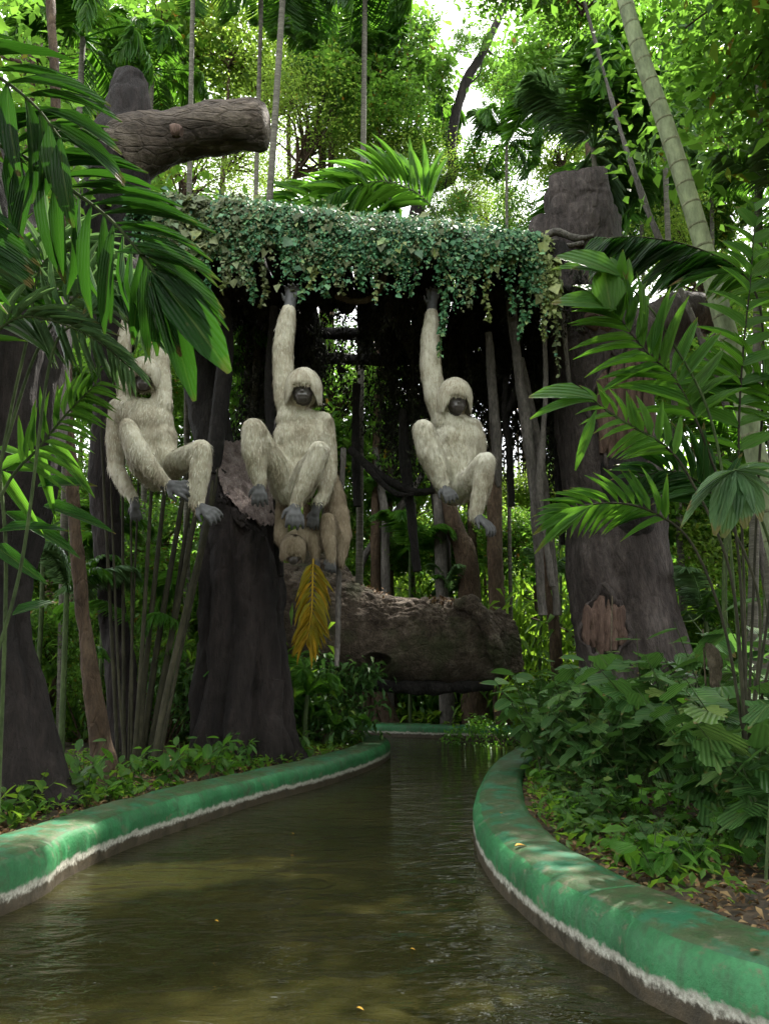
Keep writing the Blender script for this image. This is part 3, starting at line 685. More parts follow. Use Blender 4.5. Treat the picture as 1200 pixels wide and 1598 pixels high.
mb = MB(); trunk_px(mb, [(712, 946, 8, -.2), (732, 942, 11, -.35), (752, 962, 10, -.45), (765, 988, 10, -.5), (775, 1015, 12, -.4), (782, 1040, 9, -.3)], 14.5, 48, 120, disp=bark_disp(.05, 2.2, .03, 5, 87)); mb.build('twisted_root', M['bark_log'], fl, offset=FLB)
mb = MB(); trunk_px(mb, [(770, 955, 14, .2), (788, 980, 20, .2), (796, 1015, 20, .2), (802, 1050, 14, .2)], 14.5, 80, 120, disp=log_disp); mb.build('root_flare', M['bark_log'], fl, offset=FLB)
mb = MB(); trunk_px(mb, [(560, 1062, 16), (592, 1070, 8), (680, 1074, 9), (770, 1070, 7)], 14.35, 20, 60, disp=bark_disp(.03, 2, .02, 4, 90)); mb.build('lower_rib', M['bark_black'], fl, offset=FLB)
# two raking props below
for k, rows in enumerate(([(585, 1060, 11), (600, 1100, 12), (622, 1165, 14)], [(570, 1065, 9), (578, 1110, 9), (590, 1160, 10)])):
    b = P(rows[-1][0], rows[-1][1], 18.9+k*.3)
    mb = MB(); trunk_px(mb, rows, 18.9+k*.3, 20, 30, disp=bark_disp(.03, 2, .02, 4, 91+k))
    o = mb.build('leaning_trunk', M['bark_brown'], None, loc=(b.x, b.y, .2), offset=(b.x, b.y, .2))
    tag(o, ['thicker of two leaning stems on the far bank under the log', 'thinner of two leaning stems on the far bank under the log'][k], 'tree trunk')
# boulder like mass on the left under the log end
rb = P(455, 1050, 14.2); mb = MB()
trunk_px(mb, [(440, 1165, 46), (440, 1100, 40), (430, 1020, 48), (440, 960, 50)], 14.6, 90, 120, disp=log_disp)
tag(mb.build('root_mass', M['bark_dark'], None, loc=(rb.x, rb.y, .2), offset=(rb.x, rb.y, .2)), 'dark root mass holding up the left end of the fallen log', 'tree root')

# ------------------------------------------------------------------ overhead beam, deck and artificial ivy
bm_rows = [(215, 345, 30, -.2), (330, 352, 32, -.1), (500, 370, 32, 0), (700, 388, 32, .3), (858, 410, 30, .7)]
BYB = 10.2
bb0 = P(500, 370, BYB)
beam = MB(); bpath = trunk_px(beam, bm_rows, BYB, 32, 80, disp=bark_disp(.04, 1.5, .02, 3, 101))
beam_o = tag(beam.build('overhead_beam', M['bark_dark'], None, loc=bb0, offset=bb0), 'thick overhead log beam buried under artificial ivy, spanning the canal', 'beam')
dk = empty('canopy_deck', P(560, 470, 12.0), 'dark log deck behind the ivy beam that roofs the canal', 'deck')
dloc = dk.location.copy()
z_d = bpath[:, 2].mean()-.15
for k in range(17):
    x0 = -2.75+k*.34
    if 5 <= k <= 6: y1 = 11.4
    else: y1 = 13.9+.3*math.sin(k*2.1)
    mb = MB(); pth = spline([(x0, 10.35, z_d+.02*math.sin(k)), (x0+.03, 12, z_d-.05+.03*math.sin(k*3)), (x0-.02, y1, z_d+.04*math.sin(k*2))], 24)
    tube(mb, pth, .165, 14, 0, True, bark_disp(.02, 2, .01, 4, 200+k)); mb.build('pole', M['bark_black'], dk, offset=dloc)
for k, yy in enumerate((11.2, 12.6, 13.7)):
    mb = MB(); tube(mb, spline([(-3.2, yy, z_d-.25), (0, yy+.1, z_d-.3), (3.3, yy, z_d-.25)], 30), .11, 14, 0, True, bark_disp(.02, 2, .01, 4, 220+k)); mb.build('crossbar', M['bark_black'], dk, offset=dloc)

rng = np.random.default_rng(42)
def beam_at(s):
    f = s*(len(bpath)-1); i = np.clip(f.astype(int), 0, len(bpath)-2); w = (f-i)[:,None]
    return bpath[i]*(1-w) + bpath[i+1]*w
def hang(s):                                                          # drape length below the beam centre
    q = np.stack([s*9, 0*s, 0*s], 1)
    return .30 + .13*vnoise(q, 5) + .20*vnoise(q*3.1, 6) + .20*np.abs(vnoise(q*11, 7)) + .22*np.exp(-((s-.27)/.08)**2) + .25*np.clip((s-.86)*8, 0, 1)
def ivy_points(n, lo, hi, rng):
    s = rng.uniform(lo, hi, n); c = beam_at(s); u = rng.uniform(0, 1, n)
    H = hang(s)
    z = .27 + .13*vnoise(np.stack([s*30, 0*s, 0*s], 1), 8) - u*(H+.27)
    front = -.30 - .06*rng.random(n) - .10*np.sin(np.clip(u, 0, 1)*3)*rng.random(n)
    top = z > .17
    yoff = np.where(top, rng.uniform(-.42, .9, n), front + rng.normal(0, .07, n))
    z = np.where(top, .19+.10*vnoise(np.stack([s*26, yoff*2, 0*s], 1), 9)+rng.uniform(0, .15, n)-.1*np.abs(yoff)**2, z)
    p = c + np.stack([rng.normal(0, .02, n), yoff, z], 1)
    m = int(n*.55); ns = max(4, n//42); ss = rng.uniform(lo, hi, ns); ln = (hang(ss)+.27)*np.where(rng.random(ns) < .15, rng.uniform(1.3, 1.75, ns), rng.uniform(.5, 1.3, ns)); yo = front[:ns] if ns <= n else -.3
    k = rng.integers(0, ns, m); uu = rng.random(m)**.85; cb_ = beam_at(ss)[k]
    p[:m] = cb_ + np.stack([rng.normal(0, .016, m)+.03*np.sin(uu*7+k), np.asarray(yo)[k]-.05+rng.normal(0, .03, m),   .21-uu*ln[k]], 1); top[:m] = False
    dn = vnoise(np.stack([p[:,0]*3.2, 0*p[:,0], p[:,2]*3.2], 1), 33); gone = (dn < -.25) & (~top) & (rng.random(n) < .75)
    p = p[~gone]; top = top[~gone]
    return p, top, u
def ivy_mass(name, segs, mat, label, seed, size=.065, parent_loc=None):
    rng = np.random.default_rng(seed); mb = MB(); allp = []
    for lo, hi, n in segs:
        p, top, u = ivy_points(n, lo, hi, rng); n = len(p)
        D = np.stack([rng.normal(0, .5, n), -.25-rng.random(n)*.4, -1+rng.normal(0, .35, n)], 1)
        D[top] = np.stack([rng.normal(0, 1, top.sum()), -rng.random(top.sum()), rng.normal(.1, .4, top.sum())], 1)
        Nn = np.stack([rng.normal(0, .55, n), -1+rng.normal(0, .3, n), .5+rng.normal(0, .5, n)], 1)
        L = size*rng.uniform(.5, 1.6, n)*(1+(rng.random(n) > .93)*1.4)
        leaves(mb, p, D, Nn, L, L*rng.uniform(.55, .9, n), T_DIAM if size < .05 else T_SMALL)
    o = mb.build(name, mat, None, loc=bb0, offset=bb0)
    return tag(o, label, 'ivy', kind='stuff')
ivy_mass('ivy_garland', [(.0, .16, 4200), (.27, .97, 44000), (.3, .9, 8000)], M['ivy_teal'], 'teal green artificial ivy draped over the beam', 1, .042)
ivy_mass('ivy_garland', [(.10, .36, 9500), (.3, .55, 5500), (.55, .97, 4300)], M['ivy_olive'], 'faded olive artificial ivy on the left half of the beam', 2, .056)
ivy_mass('ivy_garland', [(.955, .995, 2300), (.10, .9, 900)], M['ivy_lime'], 'yellow green artificial ivy bunched at the right end of the beam', 3, .07)
# dangling single vines
VL = [(393, 470, 'teal'), (412, 478, 'olive'), (350, 455, 'lime'), (492, 452, 'lime'), (508, 462, 'teal'), (530, 455, 'olive'), (566, 448, 'teal'), (628, 452, 'teal'), (648, 460, 'teal'), (690, 556, 'teal'), (697, 520, 'teal'), (735, 478, 'olive'), (760, 500, 'lime'), (795, 485, 'teal'), (815, 525, 'teal'), (827, 505, 'teal'), (848, 530, 'lime'), (868, 585, 'olive'), (325, 470, 'teal'), (272, 455, 'olive'), (290, 445, 'lime'), (455, 505, 'olive'), (470, 470, 'teal'), (590, 440, 'olive')]
near = ['left of the middle ape', 'above the middle ape', 'between the two right apes', 'above the right ape', 'right of the right ape', 'against the broken tree']
for k, (x, yb, c) in enumerate(VL):
    s = np.array([(x-215)/(858-215)]); b = beam_at(np.clip(s, 0, 1))[0]; top = b+np.array([0, -.36, -.25]); top[0] = P(x, 430, top[1]).x
    end = P(x+random.uniform(-4, 4), yb, top[1]-.02); L = top[2]-end.z
    n = 16; pth = np.array([[top[0]*(1-t)+end.x*t+.03*math.sin(t*9+k), top[1]+.03*math.cos(t*7+k), top[2]-L*t] for t in np.linspace(0, 1, n)])
    vm = MB(); tube(vm, pth, .006, 5)
    colname = {'teal': 'teal green', 'olive': 'olive', 'lime': 'yellow green'}[c]
    o = vm.build('hanging_vine', M['stem_green'], None, loc=tuple(top), offset=top)
    where = ('near the beam left end' if x < 340 else 'left of the middle ape' if x < 430 else 'by the middle ape' if x < 520 else 'over the rope loop' if x < 640 else 'by the right ape' if x < 720 else 'over the grey roots' if x < 830 else 'against the broken tree')
    size = 'long' if L > 1.0 else 'short'
    tag(o, f'{size} {colname} vine {where}, {["first","second","third","fourth","fifth","sixth"][sum(1 for q in VL[:k] if abs(q[0]-x) < 60) % 6]} of its bunch', 'vine', 'vine strands hanging from the beam')
    lm = MB(); m_ = int(26+L*40); ts = np.random.default_rng(k).random(m_); rg = np.random.default_rng(k+50)
    pp = np.stack([np.interp(ts, np.linspace(0, 1, n), pth[:, i]) for i in range(3)], 1)
    D = np.stack([rg.normal(0, .8, m_), rg.normal(-.3, .5, m_), -np.ones(m_)*.6], 1); Nn = rdirs(rg, m_)+np.array([0, -1, 0])
    Ls = rg.uniform(.05, .10, m_); leaves(lm, pp, D, Nn, Ls, Ls*.75, T_SMALL)
    tag(lm.build('vine_leaves', M['ivy_'+c], o, offset=top), kind='stuff')
# broad faded ivy pieces
# rope loop under the beam
mb = MB(); rp = spline([P(525, 462, 10.6), P(550, 470, 10.5), P(578, 466, 10.5), P(594, 448, 10.5), P(600, 425, 10.5)], 60)
def rope_d(p, t, a, d): return .010*np.sin(a*3+t*120)
tube(mb, rp, .045, 16, 0, True, rope_d); c0 = P(560, 468, 10.5)
tag(mb.build('rope', M['rope'], None, loc=c0, offset=c0), 'thick twisted rope looping under the ivy beam', 'rope')

# dark hanging rootlets below the deck
def rootlets(name, n, x0, x1, y0, y1, zt, lmin, lmax, seed, label, mat, holes=(), w=.05):
    rng = np.random.default_rng(seed); mb = MB(); pts = []; Ds = []; Ls = []
    for k in range(n):
        x = rng.uniform(x0, x1); y = rng.uniform(y0, y1); L = rng.uniform(lmin, lmax)*(1+.4*math.sin(x*2.1+seed))
        q = spline([(x, y, zt), (x+rng.normal(0, .06), y, zt-L*.5), (x+rng.normal(0, .12), y+rng.normal(0, .05), zt-L)], 5)
        ok = True
        for hx, hz, rx, rz in holes:
            s = 1.0/y
            if abs((x*10/y-hx)/rx) < 1 and rng.random() < .85: ok = False
        if not ok:
            continue
        tube(mb, q, [.009, .006, .004], 3, cap=False)
        m = int(L*46); ts = rng.random(m)
        pts.append(np.stack([np.interp(ts, np.linspace(0, 1, 5), q[:, i]) for i in range(3)], 1) + rng.normal(0, .045, (m, 3)))
    p = np.concatenate(pts); m = len(p)
    D = rdirs(rng, m)*.7+np.array([0, 0, -1]); leaves(mb, p, D, rdirs(rng, m), rng.uniform(.05, .14, m), rng.uniform(.02, .06, m), T_DIAM)
    o = mb.build(name, mat, None, smooth=False, loc=(0, (y0+y1)/2, zt), offset=(0, (y0+y1)/2, zt))
    return tag(o, label, 'hanging roots', kind='stuff')
rootlets('hanging_rootlets', 560, -2.6, 3.3, 12.2, 14.2, z_d-.1, .9, 2.3, 7, 'curtain of dark dry rootlets hanging under the deck', M['dark_fibre'], holes=[(-.45, 0, .42, 1)])
rootlets('hanging_rootlets', 260, -2.9, 3.2, 10.6, 12.2, z_d-.1, .2, .8, 8, 'short dark rootlets just behind the ivy beam', M['dark_fibre'])
rootlets('hanging_rootlets', 110, 1.2, 3.4, 13.0, 14.4, z_d-.1, 1.2, 2.0, 9, 'dense dark rootlets behind the right ape', M['dark_fibre'])

# aerial roots, dark poles and lianas
RO = [
 ([(797,470,8),(806,560,7),(820,660,8),(834,780,7),(846,960,7)], 11.2, 'bark_grey', 'longest grey aerial root, between the right ape and the broken tree'),
 ([(762,520,6),(768,610,7),(775,700,8),(778,760,4)], 11.4, 'bark_grey', 'grey root ending above the raised knee of the right ape'),
 ([(848,500,4),(851,600,4),(846,700,5),(842,780,5),(862,915,4)], 11.0, 'bark_grey', 'thin pale root hanging beside the broken tree'),
 ([(812,560,6),(830,650,7),(846,740,7),(858,830,6),(870,960,5)], 11.6, 'bark_grey', 'crooked grey root crossing behind the pale thin one'),
 ([(790,590,4),(787,640,5),(794,700,5),(798,790,5)], 12.0, 'bark_black', 'short black root right of the right ape'),
 ([(806,600,3),(797,630,5),(784,652,5)], 12.0, 'bark_black', 'forked black twig at the level of the right ape head'),
 ([(868,640,5),(873,760,6),(878,850,4)], 12.6, 'bark_black', 'black root half behind the left side of the broken tree'),
 ([(628,640,5),(632,720,9),(640,790,7),(651,892,7)], 12.4, 'bark_black', 'dark post hanging left of the right ape'),
 ([(556,600,5),(555,690,6),(558,790,6)], 12.6, 'bark_black', 'straight dark root between the middle and right apes'),
 ([(545,700,5),(575,728,6),(610,752,6),(650,768,6),(700,760,5)], 12.2, 'bark_black', 'thick black liana sagging towards the seat of the right ape'),
 ([(560,712,4),(590,748,4),(618,770,4),(645,772,4)], 12.1, 'bark_black', 'thinner black liana twisted below the thick one'),
 ([(428,480,6),(420,620,7),(432,760,6),(436,900,6)], 10.9, 'bark_black', 'dark root behind the raised arm of the middle ape'),
 ([(350,470,9),(352,560,12),(342,650,13),(330,740,12)], 10.7, 'bark_black', 'dark sloping root between the left and middle apes'),
 ([(536,700,4),(530,850,4),(526,1040,4)], 10.3, 'bark_grey', 'thin pale root hanging past the yellow frond'),
]
for rows, Yr, mt_, lab in RO:
    mb = MB(); b = P(rows[0][0], rows[0][1], Yr)
    trunk_px(mb, rows, Yr, 12, 60, disp=bark_disp(.014, 3, .008, 6, int(rows[0][0])))
    tag(mb.build('aerial_root', M[mt_], None, loc=b, offset=b), lab, 'root', 'aerial roots hanging below the deck')
STM = [
 ([(688,872,9),(686,820,9),(684,775,8),(683,640,8)], 15.8, 'bark_grey', 'pale grey post like trunk just below the right ape'),
 ([(730,892,17),(712,830,14),(700,780,11),(690,700,10)], 16.5, 'bark_brown', 'brown trunk leaning left below the right ape'),
 ([(773,895,12),(772,800,11),(770,700,10),(768,560,9)], 16.0, 'bark_brown', 'upright brown trunk behind the hanging foot of the right ape'),
 ([(560,905,6),(590,840,6),(640,770,5),(660,740,4)], 17.5, 'bark_grey', 'pale diagonal branch behind the fallen log'),
 ([(860,930,8),(852,840,8),(848,760,7)], 15.5, 'bark_brown', 'tan stem behind the grey aerial roots'),
 ([(602,900,7),(600,800,6),(585,700,5)], 19.0, 'bark_grey', 'thin grey trunk far behind the log'),
]
for rows, Yr, mt_, lab in STM:
    Yr = bank_Y(rows[0][0], Yr)
    g0 = P(rows[0][0], rows[0][1], Yr); rr = rows[0][2]
    v_ = 799-(cp*0)  # extend to the ground
    pts = [P(r[0], r[1], Yr) for r in rows]; rad = [r[2]*SC(r[1], Yr) for r in rows]
    pts = [Vector((pts[0].x+.1, Yr, .1))]+pts; rad = [rad[0]*1.25]+rad
    mb = MB(); tube(mb, spline(pts, 60), rad, 20, 0, True, bark_disp(.02, 2, .01, 4, int(rr*7)))
    tag(mb.build('tree_trunk', M[mt_], None, loc=pts[0], offset=pts[0]), lab, 'tree trunk', 'trunks behind the apes')

# ------------------------------------------------------------------ apes
def ape(name, rows, ell, label, Y, hands, head, seed, fur='fur', voxel=.014, nfur=15000, cat='ape statue', skin='skin', up=None):
    """rows: limb chains [(px,py,dY,rpx)...]; ell: ellipsoids (px,py,dY,rx,ry,rz px); hands: (chain start, dir end, kind)"""
    V = []; Fc = []; prim = []                     # prim: capsule (a, b, ra, rb, mat)
    mb = MB()
    def cap(a, b, ra, rb, m):
        a = np.array(a, float); b = np.array(b, float)
        prim.append((a, b, ra, rb, m)); n = 14
        d = b-a; L = np.linalg.norm(d)+1e-9; d /= L
        h = np.concatenate([-np.cos(np.linspace(0, math.pi/2, 6))*ra, L+np.sin(np.linspace(0, math.pi/2, 6))*rb])
        r = np.concatenate([np.sin(np.linspace(0, math.pi/2, 6))*ra, np.cos(np.linspace(0, math.pi/2, 6))*rb]); r = np.maximum(r, 1e-4)
        pth = a[None]+d[None]*h[:,None]
        ref = np.array([0, 0, 1.]) if abs(d[2]) < .8 else np.array([1., 0, 0]); A = np.cross(d, ref); A /= np.linalg.norm(A); B = np.cross(d, A)
        th = np.linspace(0, 2*math.pi, n, endpoint=False)
        W = pth[:,None,:] + (A[None,None]*np.cos(th)[None,:,None]+B[None,None]*np.sin(th)[None,:,None])*r[:,None,None]
        k = len(h); i = np.arange(k-1)[:,None]*n; j = np.arange(n)[None,:]; q = (j+1) % n
        mb.add(W.reshape(-1, 3), np.stack([i+j, i+q, i+n+q, i+n+j], -1).reshape(-1, 4))
        for e in (0, k-1):
            mb.add(W[e], np.array([list(range(n)) if e else list(range(n))[::-1]]))
    def blob(c, rx, ry, rz, m, tilt=None):
        c = np.array(c); n = 20
        ph = np.linspace(0.02, math.pi-.02, 14); th = np.linspace(0, 2*math.pi, n, endpoint=False)
        W = np.stack([np.sin(ph)[:,None]*np.cos(th)[None]*rx, np.sin(ph)[:,None]*np.sin(th)[None]*ry, np.cos(ph)[:,None]*np.ones(n)[None]*rz], -1).reshape(-1, 3)
        if tilt is not None: W = W @ np.array(tilt.to_3x3()).T
        k = len(ph); i = np.arange(k-1)[:,None]*n; j = np.arange(n)[None,:]; q = (j+1) % n
        mb.add(W+c, np.stack([i+j, i+n+j, i+n+q, i+q], -1).reshape(-1, 4)); mb.add(W[:n]+c, np.array([list(range(n))])); mb.add(W[-n:]+c, np.array([list(range(n))[::-1]]))
        prim.append((c-np.array([0, 0, .0]), c+np.array([0, 0, .001]), min(rx, ry, rz), min(rx, ry, rz), m))
    W_ = lambda q: P(q[0], q[1], Y+q[2])
    for ch in rows:
        m = ch[0]; ch = ch[1:]
        for a, b in zip(ch[:-1], ch[1:]):
            cap(W_(a), W_(b), a[3]*SC(a[1], Y), b[3]*SC(b[1], Y), m)
    for e in ell:
        s = SC(e[1], Y); blob(W_(e), e[3]*s, e[4]*s, e[5]*s, e[6])
    # head: skull, brow, muzzle, nose, lips, ears
    hx, hy, hdY, hr, yaw, pit = head; s = SC(hy, Y); hc = np.array(W_((hx, hy, hdY))); R = Matrix.Rotation(yaw, 3, 'Z') @ Matrix.Rotation(pit, 3, 'X'); Rn = np.array(R)
    u = hr*s
    def hp(x, y, z): return hc + Rn @ (np.array([x, y, z])*u)           # face looks to -Y
    blob(hc, u*.92, u*.98, u*1.12, 0, R)
    FM = 2
    blob(hp(0, -.64, -.26), u*.60, u*.38, u*.70, FM, R)                  # face plate
    blob(hp(0, -.92, -.56), u*.42, u*.28, u*.36, FM, R)                  # muzzle
    blob(hp(0, -.94, -.84), u*.32, u*.22, u*.16, FM, R)                  # chin
    cap(hp(-.26, -1.16, -.56), hp(.26, -1.16, -.56), u*.07, u*.07, FM)   # upper lip
    cap(hp(-.22, -1.14, -.74), hp(.22, -1.14, -.74), u*.065, u*.065, FM)   # lower lip
    blob(hp(0, -1.10, -.30), u*.15, u*.12, u*.09, FM, R)                 # nose
    for sx in (-1, 1):
        blob(hp(sx*.08, -1.20, -.33), u*.055, u*.05, u*.04, FM, R)
        cap(hp(sx*.10, -.98, .14), hp(sx*.44, -.88, .12), u*.12, u*.10, FM)   # brow
        blob(hp(sx*.23, -.98, -.06), u*.09, u*.07, u*.07, FM, R)           # eye
        blob(hp(sx*.92, -.05, -.1), u*.10, u*.20, u*.24, FM, R)           # ear
    # hands / feet
    for (wx, wy, wd, dx, dy, dd_, size, kind_, roll) in hands:
        w = np.array(W_((wx, wy, wd))); s = SC(wy, Y)
        d = np.array([dx, dd_, -dy], float); size *= 1.32; d /= np.linalg.norm(d)        # pointing direction in (right, depth, up)
        nrm = np.array([math.sin(roll), -math.cos(roll), .15]); nrm -= d*np.dot(nrm, d); nrm /= np.linalg.norm(nrm)  # back of the hand
        sd = np.cross(d, nrm); h = size*s
        cap(w-d*h*.15, w+d*h*.18, h*.17, h*.17, 1)
        for q in (-1, 0, 1): cap(w+d*h*.12+sd*q*h*.07, w+d*h*.48+sd*q*h*.15, h*.12, h*.105, 1)
        lens = (.48, .56, .54, .46) if kind_ == 'hand' else (.42, .48, .46, .40)
        curl = 1.0 if kind_ == 'hand' else 1.25
        if kind_ == 'grip': lens = (.5, .55, .52, .45); curl = 1.75
        for q, Lf in enumerate(lens):
            a0 = w + d*h*.50 + sd*h*(q-1.5)*.155; ang = .25; pcur = a0
            for sgm in range(3):
                dr = d*math.cos(ang)-nrm*math.sin(ang)+sd*(q-1.5)*.07
                nx_ = pcur+dr*h*Lf*(.42, .33, .25)[sgm]
                cap(pcur, nx_, h*(.072-.005*sgm), h*(.067-.007*sgm), 1); pcur = nx_; ang += .42*curl
        a0 = w+d*h*.16+sd*h*.17; dr = sd*.75+d*.62-nrm*.1
        b0 = a0+dr*h*.22; cap(a0, b0, h*.085, h*.068, 1); cap(b0, b0+(dr*.4+d*.6-nrm*.5)*h*.22, h*.066, h*.048, 1)
    base = hc + np.array([0, 0, -1.3])
    tmp = mb.build('tmp', M[fur])
    md = tmp.modifiers.new('r', 'REMESH'); md.mode = 'VOXEL'; md.voxel_size = voxel; md.use_smooth_shade = True
    dg = bpy.context.evaluated_depsgraph_get(); me = bpy.data.meshes.new_from_object(tmp.evaluated_get(dg))
    bpy.data.objects.remove(tmp)
    nv = len(me.vertices); co = np.zeros(nv*3, np.float32); me.vertices.foreach_get('co', co); co = co.reshape(-1, 3).astype(float)
    best = np.full(nv, 1e9); mt = np.zeros(nv, int); rr = np.zeros(nv)
    for a, b, ra, rb, m in prim:
        ab = b-a; t = np.clip(((co-a)@ab)/(ab@ab+1e-12), 0, 1); d = np.linalg.norm(co-(a+t[:,None]*ab), axis=1)-(ra+(rb-ra)*t)
        better = d < best; best[better] = d[better]; mt[better] = m; rr[better] = (ra+rb)/2
    loc_ = ((co-hc) @ Rn)/u
    inh = np.linalg.norm(loc_*np.array([1, .85, .85]), axis=1) < 1.35
    fmask = inh & (loc_[:,1] < -.30) & ((loc_[:,0]/.60)**2 + ((loc_[:,2]+.36)/.76)**2 < 1)
    mt[inh & (mt != 1)] = 0; mt[fmask] = 2
    ne = len(me.edges); ed = np.zeros(ne*2, np.int32); me.edges.foreach_get('vertices', ed); ed = ed.reshape(-1, 2)
    deg = np.bincount(ed.ravel(), minlength=nv).astype(float)[:,None]
    wgt = np.where(mt == 0, .6, np.where(mt == 1, .14, .25))[:,None]
    for it in range(24):
        acc = np.zeros_like(co); np.add.at(acc, ed[:,0], co[ed[:,1]]); np.add.at(acc, ed[:,1], co[ed[:,0]])
        lap = acc/deg-co
        if it >= 3: lap[mt != 0] = 0
        co = co + lap*wgt
    # fur relief
    nrm = np.zeros(nv*3, np.float32); me.vertices.foreach_set('co', co.astype(np.float32).ravel()); me.update(); me.vertices.foreach_get('normal', nrm); nrm = nrm.reshape(-1, 3)
    rel = fbm(co*np.array([26, 26, 7]), 3, seed)*.006 + fbm(co*np.array([5, 5, 2.5]), 2, seed+1)*.010
    co2 = co + nrm*(rel*(mt == 0))[:,None]
    me.vertices.foreach_set('co', (co2-base).astype(np.float32).ravel()); me.update()
    me.materials.clear()
    for mm in (M[fur], M[skin], M['skin_face']): me.materials.append(mm)
    npol = len(me.polygons); fv = []
    tri_c = np.zeros(npol*3, np.float32); me.polygons.foreach_get('center', tri_c)
    ls_ = np.zeros(npol, np.int32); me.polygons.foreach_get('loop_start', ls_); lv = np.zeros(len(me.loops), np.int32); me.loops.foreach_get('vertex_index', lv)
    fm = mt[lv[ls_]]; me.polygons.foreach_set('material_index', fm.astype(np.int32)); me.polygons.foreach_set('use_smooth', np.ones(npol, bool))
    me.name = name
    body = link(name, me, None, base); tag(body, label, cat, 'ape statues hanging from the beam')
    # fur locks
    rng = np.random.default_rng(seed); area = np.zeros(npol, np.float32); me.polygons.foreach_get('area', area)
    fn = np.zeros(npol*3, np.float32); me.polygons.foreach_get('normal', fn); fn = fn.reshape(-1, 3).astype(float); fc = tri_c.reshape(-1, 3).astype(float)
    # centres were read before the offset was removed from nothing: recompute
    me.polygons.foreach_get('center', tri_c); fc = tri_c.reshape(-1, 3).astype(float)
    prb = area*(fm == 0); 
    hd = np.linalg.norm((fc-(hp(0, -.5, -.25)-base)), axis=1) < u*.5; prb[hd] = 0
    prb = prb/prb.sum(); idx = rng.choice(npol, nfur, p=prb)
    pp = fc[idx]+rng.normal(0, voxel*.4, (nfur, 3)); nn = fn[idx]
    flow = np.array([0, 0, -1.0])[None] + rng.normal(0, .16, (nfur, 3)) + np.stack([vnoise(pp*3, 4)*.35, vnoise(pp*3, 5)*.2, 0*pp[:,0]], 1)
    D = flow - nn*np.sum(flow*nn, 1)[:,None]; D /= np.linalg.norm(D, axis=1)[:,None]+1e-6
    D = D + nn*rng.uniform(.10, .30, nfur)[:,None] + np.array([0, 0, -.25])
    Lf = rng.uniform(.045, .12, nfur)
    fb = MB(); leaves(fb, pp-nn*.008, D, nn, Lf, rng.uniform(.007, .016, nfur), (np.array([(0,-.5,0),(0,.5,0),(.5,.42,.02),(.5,-.42,.02),(1,0,-.06)], float), np.array([(0,1,2,3)])))
    leaves(fb, pp-nn*.008, D, nn, Lf, rng.uniform(.007, .016, nfur), (np.array([(.45,-.45,.02),(.45,.45,.02),(1,0,-.06)], float), np.array([(0,1,2)])))
    tag(fb.build('fur', M[fur], body), kind='stuff')
    # fringe: long straight hair from the crown over the brow and cheeks
    hb = MB(); nh = 1500; ths = rng.uniform(-math.pi*.98, math.pi*.98, nh)
    lens = []; 
    for k in range(nh):
        th = ths[k]; fr_ = abs(th) < .66
        e0 = rng.uniform(.15, 1.05); zend = .16+rng.uniform(-.24, .14)-.95*float(np.clip((abs(th)-.42)/.5, 0, 1))+rng.uniform(-.12, .1)
        pts = []
        zs = np.linspace(math.cos(e0), 0, 5)
        for j in range(6):
            t = j/5
            phi = e0 + (1.62-e0)*min(1, t*1.5)
            rr_ = 1.05+.06*rng.random()+.04*t
            x = math.sin(phi)*math.sin(th)*1.0*rr_; y = -math.sin(phi)*math.cos(th)*1.05*rr_; z = math.cos(phi)*1.16*rr_
            if t > .66: z = z + (zend-z)*(t-.6)/.4; x *= 1-.04*(t-.6)
            pts.append(hp(x, y, z)-base)
        wv = u*rng.uniform(.016, .034); pts = np.array(pts)
        side = np.array([math.cos(th), math.sin(th), 0]); side = Rn @ side
        ww = wv*np.array([.8, 1, 1, 1, .8, .15])[:,None]
        Vv = np.stack([pts-side*ww, pts+side*ww], 1).reshape(-1, 3)
        hb.add(Vv, np.array([(2*j, 2*j+1, 2*j+3, 2*j+2) for j in range(5)]))
    tag(hb.build('head_hair', M[fur], body), kind='stuff')
    return body

# right ape
ape('ape_statue', [
  (0, (673,492,0,11), (671,530,0,15.5), (672,575,0,17), (680,620,-.02,18), (692,652,.0,19)),
  (0, (692,655,0,20), (712,668,.02,27), (736,668,.05,17)),
  (0, (738,668,.05,15), (746,690,.10,13), (745,725,.15,12), (738,760,.2,10)),
  (0, (706,765,.05,22), (680,722,-.30,20), (661,674,-.50,17)),
  (0, (661,672,-.50,17.5), (668,705,-.48,18), (682,735,-.44,15), (691,756,-.42,11)),
  (0, (716,765,.05,22), (736,748,-.25,19), (756,722,-.48,16)),
  (0, (757,722,-.48,17), (753,755,-.46,16), (745,785,-.42,13), (741,803,-.40,11)),
  (1, (674,494,0,9), (674,478,.02,8), (676,462,.05,8)),
 ], [(713,688,.02,39,27,38,0), (711,708,.03,37,27,38,0), (710,732,.03,34,27,36,0), (712,762,.06,33,26,22,0)],
 'palest ape statue hanging by one arm, rightmost, nearest the broken tree', 10.5,
 [(691,759,-.44,.35,.6,-.5,27,'foot',.2), (742,806,-.42,.75,.65,-.35,33,'foot',.9), (675,478,.0,.05,-.9,.1,26,'grip',3.0)],
 (709, 621, -.12, 25, .22, .30), 11, nfur=17000)
